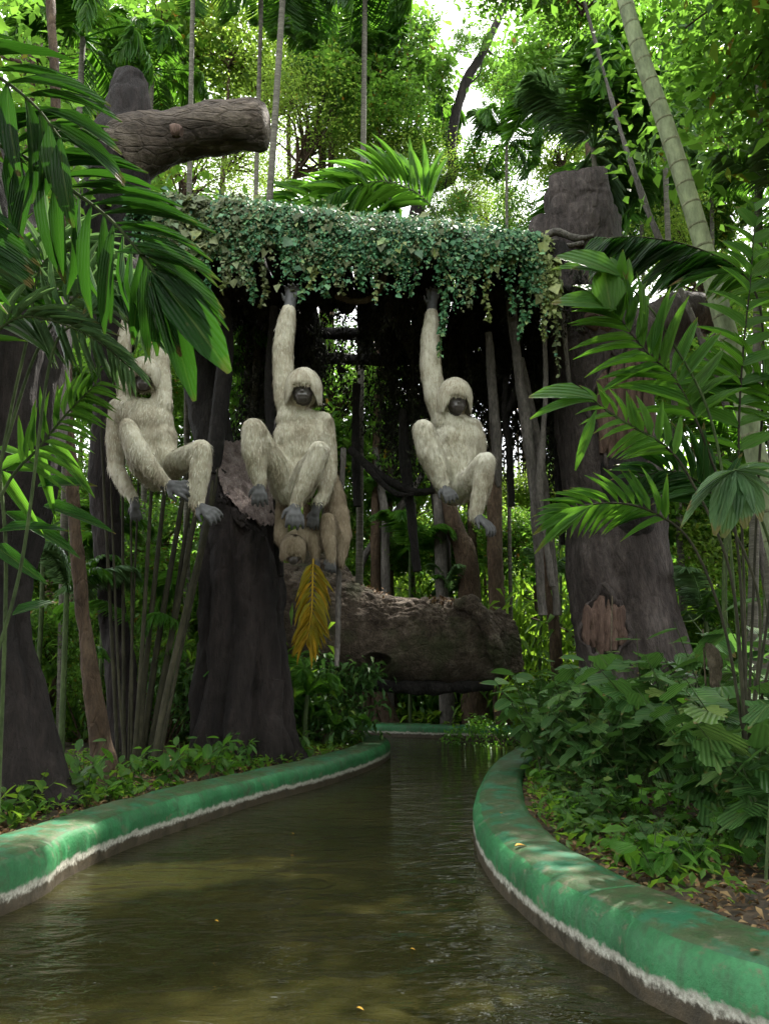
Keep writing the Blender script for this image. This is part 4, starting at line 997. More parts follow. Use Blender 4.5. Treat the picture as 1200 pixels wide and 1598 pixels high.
# middle ape
ape('ape_statue', [
  (0, (450,487,0,12), (446,510,0,15), (442,545,0,17), (442,585,0,17), (446,625,0,18), (456,650,0,20)),
  (0, (452,655,0,22), (475,664,.02,28), (503,660,.05,19)),
  (0, (506,662,.05,17), (513,700,.10,14), (514,740,.12,13), (506,770,.10,11), (496,785,.0,9)),
  (0, (448,762,.05,24), (424,716,-.25,19), (399,672,-.48,17)),
  (0, (396,671,-.48,18), (397,705,-.47,18), (402,735,-.43,14), (406,752,-.40,11)),
  (0, (462,766,.05,24), (482,732,-.28,19), (500,704,-.48,15)),
  (0, (498,704,-.48,16.5), (488,735,-.46,16), (470,768,-.42,13), (461,787,-.40,10)),
  (1, (451,490,0,10), (453,474,.02,9), (455,458,.05,9)),
  (1, (496,786,0,9), (492,800,-.02,7)),
 ], [(471,684,.02,46,30,42,0), (467,706,.03,43,30,42,0), (463,735,.03,40,30,40,0), (457,762,.06,36,28,24,0)],
 'cream ape statue hanging by one arm in the middle, directly above the smaller tan ape', 9.8,
 [(406,755,-.42,.05,.8,-.3,30,'foot',.0), (460,789,-.42,.10,.75,-.5,34,'foot',.2), (494,796,.0,-.2,.9,-.1,24,'hand',.0), (454,476,.0,.05,-.9,.1,28,'grip',3.0)],
 (474, 607, -.14, 26, .04, .20), 12, nfur=18000)
# left ape
ape('ape_statue', [
  (0, (244,470,.1,13), (247,520,.05,14), (250,560,.0,14.5), (254,600,0,14), (252,635,.0,18)),
  (0, (206,642,.05,18), (196,605,.08,14), (190,575,.10,13), (196,535,.14,12), (205,480,.2,12)),
  (0, (200,640,.05,24), (226,645,.02,24), (250,640,.02,18)),
  (0, (186,636,.10,17), (180,680,.15,15), (182,730,.15,13), (200,765,.05,11), (208,775,.0,9)),
  (0, (242,742,.05,22), (220,720,-.25,19), (200,672,-.45,14)),
  (0, (200,666,-.45,14.5), (214,700,-.46,18), (238,732,-.45,14), (262,756,-.42,8.5)),
  (0, (262,730,.05,20), (288,716,-.20,19), (314,704,-.42,17)),
  (0, (314,703,-.42,17.5), (313,735,-.42,16), (310,765,-.40,14), (308,788,-.38,11)),
  (1, (208,776,0,8), (212,790,-.02,7)),
 ], [(234,660,.02,38,28,34,0), (240,685,.03,37,28,38,0), (246,712,.03,34,27,36,0), (250,742,.06,30,26,20,0)],
 'cream ape statue at the far left with both arms raised, half hidden by palm leaflets', 9.2,
 [(262,757,-.42,.9,.25,-.3,36,'foot',.3), (309,790,-.40,.85,.45,-.25,34,'foot',.7), (210,786,.0,.2,.9,-.1,22,'hand',.0)],
 (226, 586, -.12, 23, .26, .35), 13, nfur=16000)
# small tan ape climbing head down behind the middle one
ape('ape_statue', [
  (0, (512,730,.25,10), (524,775,.25,17), (528,820,.2,18), (505,838,.1,20), (478,838,.0,18), (460,842,-.08,15)),
  (0, (440,765,.2,8), (440,800,.15,10), (438,838,.05,12), (450,850,.0,11)),
  (0, (520,835,.1,15), (512,812,-.15,13), (514,845,-.2,11), (518,868,-.2,8)),
  (0, (534,800,.2,12), (538,835,.1,12), (533,865,.05,9), (531,880,.05,6)),
  (0, (490,845,-.05,11), (493,866,-.08,8)), (1, (493,866,-.08,6), (496,888,-.08,4)),
 ], [],
 'smaller tan ape statue climbing head down behind the middle ape', 10.0,
 [(518,868,-.2,-.1,.9,-.1,22,'foot',.0), (495,893,-.08,-.05,.9,-.1,16,'hand',.0)],
 (458, 856, -.18, 18, .25, .70), 14, fur='fur_brown', nfur=9000)

# ------------------------------------------------------------------ fronds built leaflet by leaflet
def tmesh(name, T, mat, fan=None):
    mb = MB()
    if fan: v, f3, f4 = fan; mb.v.append(v); mb.f.append(np.array(f3)); mb.m.append(np.zeros(len(f3))); mb.f.append(np.array(f4)); mb.m.append(np.zeros(len(f4))); mb.n = len(v)
    else: mb.add(T[0], T[1])
    o = mb.build(name, mat); me = o.data; bpy.data.objects.remove(o); return me
LM = {}
def lmesh(kind, mat):
    k = (kind, mat)
    if k not in LM:
        T = dict(blade=T_BLADE, blade2=T_BLADE2, broad=T_BROAD, leaf=T_LEAF, lobed=T_LOBED).get(kind)
        if mat+'_d' not in M:
            a_ = LMARG[M[mat].name]; M[mat+'_d'] = leaf_mat(a_[0]+' with ribs', *a_[1:], detail=True)
        LM[k] = tmesh('leaflet', T, M[mat+'_d'], fantail() if kind == 'fan' else None)
    return LM[k]
CR = Vector((1, 0, 0)); CU = Vector((0, -sp, cp)); CF = Vector((0, cp, sp))
def place_leaf(me, name, parent, p, D, N, L, W):
    """p relative to the thing's base; all parents unrotated"""
    D = Vector(D).normalized(); N = Vector(N); S = N.cross(D).normalized(); N = D.cross(S)
    o = bpy.data.objects.new(name, me); C.objects.link(o); o.parent = parent
    o.matrix_local = Matrix(((D.x*L, S.x*W, N.x*L, p[0]), (D.y*L, S.y*W, N.y*L, p[1]), (D.z*L, S.z*W, N.z*L, p[2]), (0, 0, 0, 1)))
    return o
RL = random.Random(99)
def frond_px(thing, rows, Y, n, L, W, a1, a2, kind='blade', mat='palm_mid', stem='stem_green', r=.009, t0=.12, droop=.15, dend=0.0, lf=None, jit=5, depth=.25, tilt=.6, as_objs=True, skip=()):
    base = thing.location
    pts = [P(q[0], q[1], Y+dend*i/(len(rows)-1)) for i, q in enumerate(rows)]
    path = spline(pts, 40); mb = MB(); tube(mb, path, [r*1.25, r, r*.45], 8)
    fr = mb.build('frond', M[stem], thing, offset=base)
    me = lmesh(kind, mat); s = SC(rows[len(rows)//2][1], Y)
    bulk = MB()
    for k in range(n):
        t = t0+(1-t0)*k/(n-1)
        f_ = t*39; i = min(int(f_), 38); p = Vector(path[i]*(1-(f_-i))+path[i+1]*(f_-i)); T = Vector(path[min(i+2, 39)]-path[max(i-1, 0)]).normalized()
        tx, ty = T.dot(CR), T.dot(CU); m_ = math.hypot(tx, ty)+1e-6; tx /= m_; ty /= m_
        for sd in (1, -1):
            if sd in skip: continue
            ang = math.radians((a1 if sd > 0 else a2)*(1-.45*t**2)+RL.uniform(-jit, jit))*sd
            dx = tx*math.cos(ang)-ty*math.sin(ang); dy = tx*math.sin(ang)+ty*math.cos(ang)
            D = CR*dx + CU*dy + CF*RL.uniform(-depth, depth) - Vector((0, 0, 1))*droop
            N = -CF*tilt + Vector((0, 0, 1))*(1-tilt*.5) + Vector((RL.uniform(-.45, .45), 0, RL.uniform(-.3, .3)))
            l = (lf(t) if lf else math.sin(math.pi*min(1, .12+t*.78))**.55)*RL.uniform(.92, 1.06)
            q = p-base
            if as_objs: place_leaf(me, 'leaflet', fr, q, D, N, L*s*l, W*s*(.75+.25*l))
            else:
                leaves(bulk, np.array([q]), np.array([D]), np.array([N]), L*s*l, W*s*(.75+.25*l), dict(blade=T_BLADE, blade2=T_BLADE2, broad=T_BROAD)[kind])
    if not as_objs:
        o = bulk.build('leaflets', M[mat], fr); tag(o, kind='stuff')
    return fr
def leaf_px(thing, parent, x0, y0, x1, y1, W, Y, kind, mat, dY=0, tilt=.7, name='leaflet'):
    a = P(x0, y0, Y); b = P(x1, y1, Y+dY); D = b-a; L = D.length
    return place_leaf(lmesh(kind, mat), name, parent, a-thing.location, D, -CF*tilt+Vector((RL.uniform(-.2,.2), 0, .5)), L, W*SC(y0, Y))

# left foreground palm
pb = Vector((-2.6, 2.9, .25))
pl = empty('palm_plant', pb, 'large dark green broad leafleted palm filling the upper left corner', 'palm')
mb = MB(); tube(mb, spline([pb, (-2.5, 2.9, 1.5), P(-190, 60, 3.1)], 20), .045, 10); mb.build('stem', M['cane'], pl, offset=pb)
frond_px(pl, [(-190,60),(-60,195),(30,240),(100,288),(170,340),(222,398),(246,430)], 3.0, 21, 160, 24, 56, 62, 'blade2', 'palm_dark', droop=.05, jit=8, depth=.28, lf=lambda t: .75+.25*math.sin(math.pi*t))
frond_px(pl, [(-190,60),(-110,80),(-20,110),(50,160),(95,215)], 2.85, 10, 150, 36, 52, 55, 'blade2', 'palm_dark', droop=.05, jit=6, lf=lambda t: .8+.2*math.sin(math.pi*t))
frond_px(pl, [(-190,60),(-140,240),(-80,330),(-20,400)], 2.9, 9, 150, 30, 45, 60, 'blade2', 'palm_dark', droop=.1)
fr = frond_px(pl, [(222,398),(236,418),(243,430)], 3.0, 2, 30, 8, 30, 30, 'blade', 'palm_dark')
for a in ((240,425,352,552,66), (240,430,306,606,46), (238,425,330,480,30), (236,425,268,540,30)):
    leaf_px(pl, fr, *a, 3.0, 'blade2', 'palm_dark', dY=RL.uniform(-.08, .08))
leaf_px(pl, fr, 180, 395, 325, 392, 34, 3.0, 'blade2', 'palm_dark'); leaf_px(pl, fr, 175, 360, 298, 352, 28, 3.02, 'blade2', 'palm_dark')
# thin leafleted palm, left edge
pb = Vector((-2.9, 4.2, .25))
pl = empty('feather_palm', pb, 'slender grey green palm with narrow arching leaflets in front of the left ape', 'palm')
frond_px(pl, [(-60,1180),(-20,820),(20,660),(62,540),(112,470),(165,438),(215,462),(238,520)], 4.1, 26, 92, 10, 50, 60, 'blade', 'palm_grey', droop=.35, t0=.5)
frond_px(pl, [(-60,1180),(-10,800),(18,640),(45,520),(60,430),(90,395),(150,400),(210,470)], 4.3, 28, 105, 9, 45, 60, 'blade', 'palm_grey', droop=.35, t0=.5)
frond_px(pl, [(-60,1180),(-50,700),(-30,560),(20,500),(80,500),(150,530),(205,575)], 4.0, 24, 90, 9, 40, 55, 'blade', 'palm_grey', droop=.3, t0=.45)
frond_px(pl, [(-60,1180),(-40,900),(10,760),(60,700),(110,640),(150,600)], 4.2, 16, 80, 10, 45, 55, 'blade', 'palm_mid', droop=.4, t0=.5)
frond_px(pl, [(-60,1180),(-70,700),(-40,480),(20,420),(90,440)], 4.4, 22, 120, 9, 45, 60, 'blade', 'palm_mid', droop=.3, t0=.4)
fr = frond_px(pl, [(-60,1180),(30,900),(80,560),(130,500),(172,462)], 4.0, 3, 40, 8, 40, 40, 'blade', 'palm_grey', t0=.8)
leaf_px(pl, fr, 176, 452, 126, 486, 34, 4.0, 'broad', 'palm_grey'); leaf_px(pl, fr, 174, 455, 150, 515, 24, 4.0, 'blade', 'palm_dark')
# strap leaved plant below it
pb = Vector((-3.1, 5.2, .25)); pb.x = P(20, 1100, 5.2).x
pl = empty('strap_leaf_plant', pb, 'dark strap leaved plant against the dark tree at the left edge', 'plant')
mb = MB(); tube(mb, spline([pb, P(10, 900, 5.2), P(0, 730, 5.2)], 20), .014, 8); st = mb.build('stem', M['stem_green'], pl, offset=pb)
for a in ((0,735,92,690,22),(0,735,60,820,20),(10,735,92,730,18),(10,800,130,860,26),(0,830,110,815,20),(60,700,85,800,18),(80,690,140,760,22),(-10,850,70,905,24),(-5,700,60,715,16),(60,760,140,745,24),(70,790,170,815,22),(20,960,90,930,18)):
    leaf_px(pl, st, *a, 5.2+RL.uniform(-.1,.2), 'blade', 'palm_dark' if a[1] > 740 else 'palm_mid', dY=RL.uniform(-.2,.2), name='leaf')

# right side fronds
pb = Vector((2.9, 5.0, .3)); pb.x = P(1150, 1150, 5.2).x
pl = empty('palm_plant', pb, 'bright broad leafleted palm reaching in front of the broken tree', 'palm')
lw = dict(kind='blade', droop=.04, jit=8, stem='cane')
frond_px(pl, [(1165,1180),(1150,850),(1110,720),(1083,650),(1051,589),(1013,554),(978,513),(962,490)], 5.2, 15, 118, 19, 58, 66, mat='palm_mid', t0=.42, **lw)
frond_px(pl, [(1165,1180),(1140,900),(1075,745),(1030,690),(985,665),(930,628)], 5.0, 10, 74, 13, 55, 55, mat='bright', t0=.5, **lw)
frond_px(pl, [(1165,1180),(1130,980),(1080,850),(1020,800),(960,785),(900,792),(868,808)], 5.1, 17, 74, 12, 45, 50, mat='palm_mid', t0=.45, **lw)
frond_px(pl, [(1165,1180),(1180,800),(1190,600),(1185,480),(1150,420),(1080,385),(1000,370),(940,372)], 5.6, 26, 118, 27, 62, 75, mat='palm_dark', t0=.55, skip=(-1,), **lw)
frond_px(pl, [(1165,1180),(1160,900),(1152,700),(1158,560),(1170,440),(1178,330)], 5.4, 15, 82, 24, 65, 65, mat='palm_mid', t0=.35, **lw)
frond_px(pl, [(1165,1180),(1185,950),(1130,800),(1085,750),(1040,735),(1000,745)], 5.3, 14, 95, 18, 50, 55, mat='palm_dark', t0=.4, **lw)
frond_px(pl, [(1165,1180),(1205,900),(1215,700),(1195,610),(1140,590),(1090,610)], 5.5, 14, 90, 22, 55, 60, mat='palm_mid', t0=.45, **lw)
frond_px(pl, [(1165,1180),(1230,900),(1260,650),(1240,480),(1180,430),(1120,420)], 5.8, 14, 90, 20, 55, 60, mat='bright', t0=.5, **lw)  # lighter leaf colour makes this right edge frond look sunlit
fr = frond_px(pl, [(1165,1180),(1120,700),(1040,520),(990,455),(962,425)], 5.15, 3, 60, 18, 50, 50, mat='palm_mid', t0=.8)
for a in ((968,432,882,378,52),(968,432,866,396,22),(958,482,870,452,46),(952,486,946,412,54),(968,430,900,402,30),(960,484,905,425,34)):
    leaf_px(pl, fr, *a, 5.1, 'blade2', 'palm_mid', dY=RL.uniform(-.1,.1))
fr = frond_px(pl, [(1030,690),(960,650),(922,622)], 5.0, 2, 40, 12, 50, 50, mat='palm_mid')
for a in ((926,622,828,598,40),(926,624,830,634,20),(930,640,900,720,16),(925,790,830,820,18),(925,788,835,845,14)):
    leaf_px(pl, fr, *a, 4.95, 'blade2', 'palm_mid', dY=RL.uniform(-.1,.1))
# fan leaf
pb = Vector((3.0, 4.3, .3)); pb.x = P(1190, 1200, 4.2).x
fp = empty('fan_palm', pb, 'pale grey green fan leaf with pleated segments at the right edge', 'palm')
mb = MB(); tube(mb, spline([pb, P(1215, 950, 4.3), P(1180, 790, 4.2), P(1146, 733, 4.1)], 24), .009, 8); st = mb.build('stalk', M['stem_green'], fp, offset=pb)
for tx, ty, w in ((1058,792,20),(1068,768,17),(1085,748,14),(1108,814,36),(1136,824,40),(1170,812,38),(1200,800,36),(1225,770,24),(1235,740,22),(1220,716,18),(1180,712,16)):
    leaf_px(fp, st, 1146, 735, tx, ty, w, 4.1, 'blade2', 'palm_grey', dY=-.10, tilt=.30, name='segment')

# grey green ringed culm leaning across the right side
cb = P(1300, 1290, 6.4); cb.z = .3
cu = empty('bamboo_culm', cb, 'thick grey green ringed culm leaning across the upper right', 'bamboo')
cpth = spline([cb, P(1240, 980, 6.35), P(1190, 760, 6.3), P(1152, 590, 6.3), P(1120, 470, 6.3), P(1084, 340, 6.3), P(1038, 195, 6.3), P(996, 75, 6.3), P(968, -30, 6.3), P(930, -220, 6.3)], 260)
cr = [22*SC(900, 6.3), 19*SC(700, 6.3), 17.5*SC(500, 6.3), 16*SC(300, 6.3), 14*SC(100, 6.3), 12*SC(0, 6.3)]
mb = MB(); seg = np.concatenate([[0], np.cumsum(np.linalg.norm(np.diff(cpth, axis=0), axis=1))])
rad = np.interp(np.linspace(0, 1, 260), np.linspace(0, 1, 6), cr)
rad = rad*.84; tube(mb, cpth, list(rad), 28); mb.build('culm', M['bamboo'], cu, offset=cb)
nd = .35; T_, A_, B_ = frames(cpth)
while nd < seg[-1]-.1:
    i = int(np.searchsorted(seg, nd)); mb = MB(); c = cpth[i]; th = T_[i]; r0 = rad[i]
    tube(mb, np.array([c-th*.014, c-th*.006, c, c+th*.006, c+th*.014]), [r0*1.0, r0*1.03, r0*1.05, r0*1.03, r0*1.0], 28, 0, False)
    mb.build('node', M['node'], cu, offset=cb); nd += .235*RL.uniform(.85, 1.12)

# dying yellow frond
yb = P(488, 880, 9.6)
yl = empty('yellow_frond', yb, 'yellow and orange dying palm frond hanging below the tan ape', 'palm frond')
frond_px(yl, [(489,872),(488,905),(487,950),(484,972),(479,1000)], 9.6, 24, 50, 6.2, 50, 50, 'blade', 'yellow', 'yellow', r=.012, t0=.06, droop=.30, depth=.12, lf=lambda t: .55+.55*math.sin(math.pi*min(1, .25+.55*t)))

# arching frond above the beam and the smaller ones
ab = P(700, 400, 12.5)
ap = empty('feather_palm', ab, 'dark feather palm fronds arching over the top of the ivy beam', 'palm')
frond_px(ap, [(700,400),(688,350),(655,305),(600,284),(545,292),(490,318)], 12.5, 30, 92, 12, 52, 50, 'blade', 'palm_mid', r=.02, t0=.32, droop=.1, as_objs=True)
frond_px(ap, [(700,400),(650,365),(600,335),(540,316),(470,310),(430,325)], 12.7, 26, 80, 11, 50, 45, 'blade', 'palm_mid', r=.02, t0=.30, droop=.1, as_objs=True)

# ------------------------------------------------------------------ feather palm trees (shared fronds)
def proto_frond(length, n, L, W, droop, mat, seed, kind=T_BLADE):
    rg = np.random.default_rng(seed); mb = MB()
    path = np.array([(length*t*math.cos(droop*t*1.1), 0, length*(.42*t-.62*droop*t*t)) for t in np.linspace(0, 1, 24)])
    tube(mb, path, [.022, .014, .005], 5, 0)
    ts = np.linspace(.10, 1, n); T, A, B = frames(path)
    for sd in (1, -1):
        i = (ts*23).astype(int).clip(0, 22); p = path[i]*(1-(ts*23-i))[:,None] + path[i+1]*(ts*23-i)[:,None] if True else None
        t_ = T[i]; ang = np.radians(62-34*ts**2)+rg.normal(0, .07, n)
        D = t_*np.cos(ang)[:,None] + np.array([0, sd, 0])*np.sin(ang)[:,None] + np.array([0, 0, -1])*(.28+.25*rg.random(n))[:,None]
        N = np.stack([np.zeros(n), -sd*.35*np.ones(n), np.ones(n)], 1)+rg.normal(0, .12, (n, 3))
        l = L*np.sin(math.pi*np.minimum(1, .14+ts*.8))**.55*rg.uniform(.9, 1.08, n)
        leaves(mb, p, D, N, l, W, kind)
    o = mb.build('frond', M[mat]); me = o.data; bpy.data.objects.remove(o); return me
PF = [proto_frond(2.3, 40, .55, .045, .9, 'palm_mid', 1), proto_frond(2.6, 44, .62, .05, 1.05, 'palm_mid', 2), proto_frond(2.0, 36, .5, .045, .7, 'palm_grey', 3), proto_frond(1.5, 26, .42, .055, .8, 'palm_mid', 4)]
def palm_tree(base, top, r, nfr, fids, label, seed, scale=1.0, group=None, el=(-25, 65), trunk='palm_trunk', name='palm_tree', mid=None):
    rg = random.Random(seed); base = Vector(base); top = Vector(top)
    t = empty(name, base, label, 'palm', group)
    mb = MB(); pts = [base, (base*.5+top*.5) + Vector((rg.uniform(-.15, .15), 0, 0)) if mid is None else mid, top]
    pth = spline(pts, 70)
    def ringd(p, tt, a, d): return (np.abs(np.sin(tt*70*math.pi/2))**8)*.006
    tube(mb, pth, [r*1.15, r, r*.85], 14, 0, True, ringd); mb.build('trunk', M[trunk], t, offset=base)
    for k in range(nfr):
        az = k*2.399+rg.uniform(-.3, .3); e = math.radians(el[0]+(el[1]-el[0])*((k*.618+.3) % 1))
        o = bpy.data.objects.new('frond', PF[rg.choice(fids)]); C.objects.link(o); o.parent = t
        sc_ = scale*rg.uniform(.85, 1.15)
        o.rotation_euler = (rg.uniform(-.35, .35), -e, az); o.location = top-base; o.scale = (sc_,)*3
    return t
def palm_px(bx, Yb, tx, ty, Yt, r, nfr, fids, label, seed, scale=1.0, **kw):
    y0_ = Yb; Yb = bank_Y(bx, Yb); Yt = Yt*Yb/y0_; scale = scale*Yb/y0_
    b = P(bx, 1000, Yb); b.z = .3
    return palm_tree(b, P(tx, ty, Yt), r*.72, nfr, fids, label, seed, scale, **kw)
palm_px(985, 14.6, 925, 232, 14.4, .09, 22, [1, 2, 2], 'grey green feather palm crown directly above the broken tree top', 5, 1.55)
palm_px(352, 12.6, 446, -70, 12.6, .095, 13, [1, 1, 0], 'leaning palm trunk crossing behind the end of the sawn limb', 6, 1.1, el=(-45, 50))
palm_px(300, 13.2, 303, -90, 13.2, .075, 11, [0, 1], 'thin upright palm trunk behind the middle of the sawn limb', 7, 1.0, el=(-50, 40))
palm_px(398, 14.0, 410, -60, 14.0, .07, 11, [1, 1], 'slim palm trunk just left of the leaning palm at the top', 8, 1.1, el=(-50, 40))
palm_px(560, 14.6, 570, -40, 14.6, .09, 14, [1, 1, 0], 'palm whose dark fronds droop into the top centre', 9, 1.1, el=(-55, 30))
palm_px(1150, 9.8, 1185, 40, 9.8, .08, 13, [1, 2], 'palm with dark drooping fronds at the top right corner', 10, .85, el=(-55, 40))
palm_px(1170, 9.4, 1215, 300, 9.4, .06, 9, [2, 0], 'small grey green palm at the right edge above the fan leaf', 11, .7, el=(-50, 50))
palm_px(1060, 13.6, 1030, 60, 13.6, .08, 13, [1, 0], 'feather palm crossed by the ringed culm at the top', 12, 1.0, el=(-45, 50))
palm_px(110, 12.0, 130, 60, 12.0, .08, 13, [0, 1], 'feather palm behind the big leaf at the top left', 13, 1.0, el=(-45, 50))
palm_px(238, 15.5, 238, 110, 15.5, .08, 13, [0, 1], 'feather palm between the sawn limb and the ivy', 14, 1.0, el=(-30, 60))
palm_px(500, 17, 505, 150, 17, .08, 13, [0, 1], 'feather palm further back above the middle ape', 15, 1.0, el=(-40, 60))
palm_px(795, 16.5, 790, 215, 16.5, .06, 10, [2, 1], 'small dark palm left of the broken tree top', 16, .75, el=(-40, 60))
palm_px(1010, 17, 1000, 330, 17, .07, 14, [2, 0], 'grey green palm between the broken tree top and the culm', 17, .9, el=(-45, 60))
palm_px(1120, 15, 1110, 300, 15, .07, 13, [0, 1], 'palm crown just right of the middle of the ringed culm', 18, .85, el=(-50, 50))
palm_px(640, 22, 650, 190, 22, .08, 14, [1, 0], 'feather palm far behind, left of the sky gap', 19, 1.2, el=(-45, 50))
palm_px(170, 16, 190, 470, 16, .06, 13, [0, 1], 'palm behind the head of the left ape', 20, .8, el=(-30, 60))
# low palms in the undergrowth
low = [(330,560,12.8,.8,'low palm with reddish tips behind the left ape'),(105,905,9.6,.62,'low feather palm behind the canes at the left'),(150,820,11.5,.7,'feather palm seedling left of the canes'),(640,840,17,.75,'grey green low palm behind the fallen log'),(700,905,17.8,.6,'pale low palm just above the fallen log'),(480,1065,12.2,.5,'small palm at the foot of the fluted stump'),(520,1120,12.8,.42,'low palm with fingered leaves by the left canal edge'),(850,880,16.5,.55,'low palm behind the grey aerial roots'),(650,1110,19.8,.6,'low palm on the far bank under the log'),(870,700,17.5,.7,'grey fronded palm between the roots and the broken tree'),(1100,950,12.0,.7,'low palm right of the broken tree base'),(590,760,18.5,.8,'low palm between the middle and right apes'),(1140,700,10.0,.7,'dark palm behind the right fronds'),(720,1120,20.4,.55,'second low palm on the far bank under the log'),(60,620,11.8,.9,'palm right of the dark tree'),(420,1100,12.6,.5,'low palm between the stump and the log')]
for k, (x, y, Yp, s_, lab) in enumerate(low):
    y0_ = Yp; Yp = bank_Y(x, Yp); s_ = s_*Yp/y0_
    b = P(x, 1100, Yp); b.z = ground_z(b.x, Yp)-.05
    palm_tree(b, P(x, y+20, Yp) if P(x, y+20, Yp).z > b.z+.1 else b+Vector((0, 0, .25)), .035, 9, [[0, 3], [2, 3], [3, 0]][k % 3], lab, 60+k, s_, None, (5, 70), 'stem_green', 'low_palm')

# ------------------------------------------------------------------ cane clump on the left bank
ccb = P(218, 1212, 9.3); ccb.z = .22
cc = empty('cane_clump', ccb, 'clump of thin dark canes fanning up behind the left canal edge', 'palm clump')
for k, (bx, tx, ty, r_) in enumerate([(186,160,700,4),(194,192,800,4),(201,215,800,3),(208,236,780,5),(214,258,760,6),(220,285,780,7),(228,306,800,7),(236,322,820,7),(205,205,800,3),(232,300,760,5),(244,330,800,4),(198,176,820,3)]):
    mb = MB(); yy = 9.75+RL.uniform(-.15, .5)
    r_ *= .72; trunk_px(mb, [(bx, 1214, r_*1.15), ((bx*.62+tx*.38)+RL.uniform(-5, 5), 1214-(1214-ty)*.4, r_), (tx, ty, r_*.75), (tx+(tx-bx)*.12, ty-70, r_*.5)], yy, 10, 50)
    mb.build('cane', M['cane'], cc, offset=ccb)
for k in range(9):
    o = bpy.data.objects.new('frond', PF[[1, 0, 3][k % 3]]); C.objects.link(o); o.parent = cc
    o.location = P(110+k*26, 900+(k*67) % 190, 10.4)-ccb; s_ = .55; o.scale = (s_,)*3; o.rotation_euler = (RL.uniform(-.3, .3), RL.uniform(-.6, .3), k*2.4)

# ------------------------------------------------------------------ broadleaf trees
def crown_mesh(name, R, H, nb, nl, L, W, T, mats, seed, hang=.3, clump=.28):
    rg = np.random.default_rng(seed); mb = MB(); cl = []
    br = MB()
    for k in range(nb):
        a = rg.uniform(0, 2*math.pi); rr = R*math.sqrt(rg.uniform(.04, 1)); z = H*rg.uniform(-.5, .5)*math.sqrt(max(0, 1-(rr/R)**2*.7))
        c = np.array([rr*math.cos(a), rr*math.sin(a), z]); cl.append(c)
        root = np.array([0, 0, -H*.55+rg.uniform(0, H*.5)])
        tube(br, spline([root, root*.5+c*.5+np.array([0, 0, .1*H])+rg.normal(0, .1, 3), c], 8), [.045*R/2, .02*R/2, .008], 5, 0, False)
    cl = np.array(cl); idx = rg.integers(0, nb, nl)
    p = cl[idx] + np.clip(rg.normal(0, 1, (nl, 3)), -1.7, 1.7)*np.array([1, 1, .65])*clump*R*(.5+.8*rg.random(nb)[idx])[:,None]
    D = rdirs(rg, nl); D[:, 2] = D[:, 2]*.5-hang; N = rdirs(rg, nl)*.55+np.array([0, 0, 1])
    l = L*rg.uniform(.6, 1.3, nl)
    leaves(mb, p, D, N, l, l*W, T)
    o = mb.build(name, mats); me = o.data; bpy.data.objects.remove(o)
    o = br.build('branches', M['bark_brown']); mb2 = o.data; bpy.data.objects.remove(o)
    return me, mb2
CRN = [crown_mesh('foliage', 2.6, 3.4, 26, 3700, .30, .58, T_OVAL, M['canopy'], 1),
       crown_mesh('foliage', 2.6, 3.2, 22, 3500, .25, .58, T_OVAL, M['canopy_lt'], 2),
       crown_mesh('foliage', 2.8, 4.2, 34, 9000, .13, .5, T_DIAM, M['canopy_lt'], 3),
       crown_mesh('foliage', 2.6, 3.8, 30, 6500, .18, .45, T_DIAM, M['canopy'], 4)]
BSH = [crown_mesh('foliage', 1.0, 1.6, 16, 1500, .17, .50, T_SMALL, M['under'], 11, .2, .3),
       crown_mesh('foliage', 1.1, 1.5, 14, 1400, .20, .40, T_SMALL, M['shrub'], 12, .3, .3),
       crown_mesh('foliage', 1.0, 1.9, 16, 1900, .12, .55, T_SMALL, M['bright'], 13, .2, .32),
       crown_mesh('foliage', 1.2, 1.6, 18, 1500, .24, .22, T_SMALL, M['under'], 14, .5, .34)]
def broad_tree(x, y, h, r, crowns, label, seed, group=None, trunk_r=.14, tm='bark_brown', name='broadleaf_tree', lean=0, sx=1.0):
    rg = random.Random(seed); b = Vector((x, y, .25)); t = empty(name, b, label, 'tree', group)
    mb = MB(); top = Vector((lean, 0, h)); 
    tube(mb, spline([(0, 0, -.15), (lean*.2+rg.uniform(-.15, .15), 0, h*.35), (lean*.6+rg.uniform(-.2, .2), 0, h*.7), top], 40), [trunk_r*1.4, trunk_r, trunk_r*.8, trunk_r*.4], 12, 0, True, bark_disp(.02, 2, .012, 4, seed))
    mb.build('trunk', M[tm], t)
    for k, (dx, dy, dz, s_, ci) in enumerate(crowns):
        me, mbr = CRN[ci]
        o = bpy.data.objects.new('crown', me); C.objects.link(o); o.parent = t; o['kind'] = 'stuff'
        o.location = top+Vector((dx, dy, dz)); o.scale = (s_*r*sx, s_*r, s_*r); o.rotation_euler = (rg.uniform(-.4, .4), rg.uniform(-.4, .4), rg.uniform(0, 6.28))
        q = bpy.data.objects.new('branches', mbr); C.objects.link(q); q.parent = o
    return t
def tree_px(px, py, Y, r, ci, label, seed, n=1, group=None, **kw):
    y0_ = Y; Y = bank_Y(px, Y); r = r*Y/y0_
    c = P(px, py, Y); rg = random.Random(seed)
    cr = [(0, 0, 0, 1, ci)]+[(rg.uniform(-2.2, 2.2)*r, rg.uniform(-1.5, 1.5)*r, rg.uniform(-1.8, 1.2)*r, rg.uniform(.6, .9), ci) for _ in range(n-1)]
    return broad_tree(c.x, Y, c.z-.25, r, cr, label, seed, group, **kw)
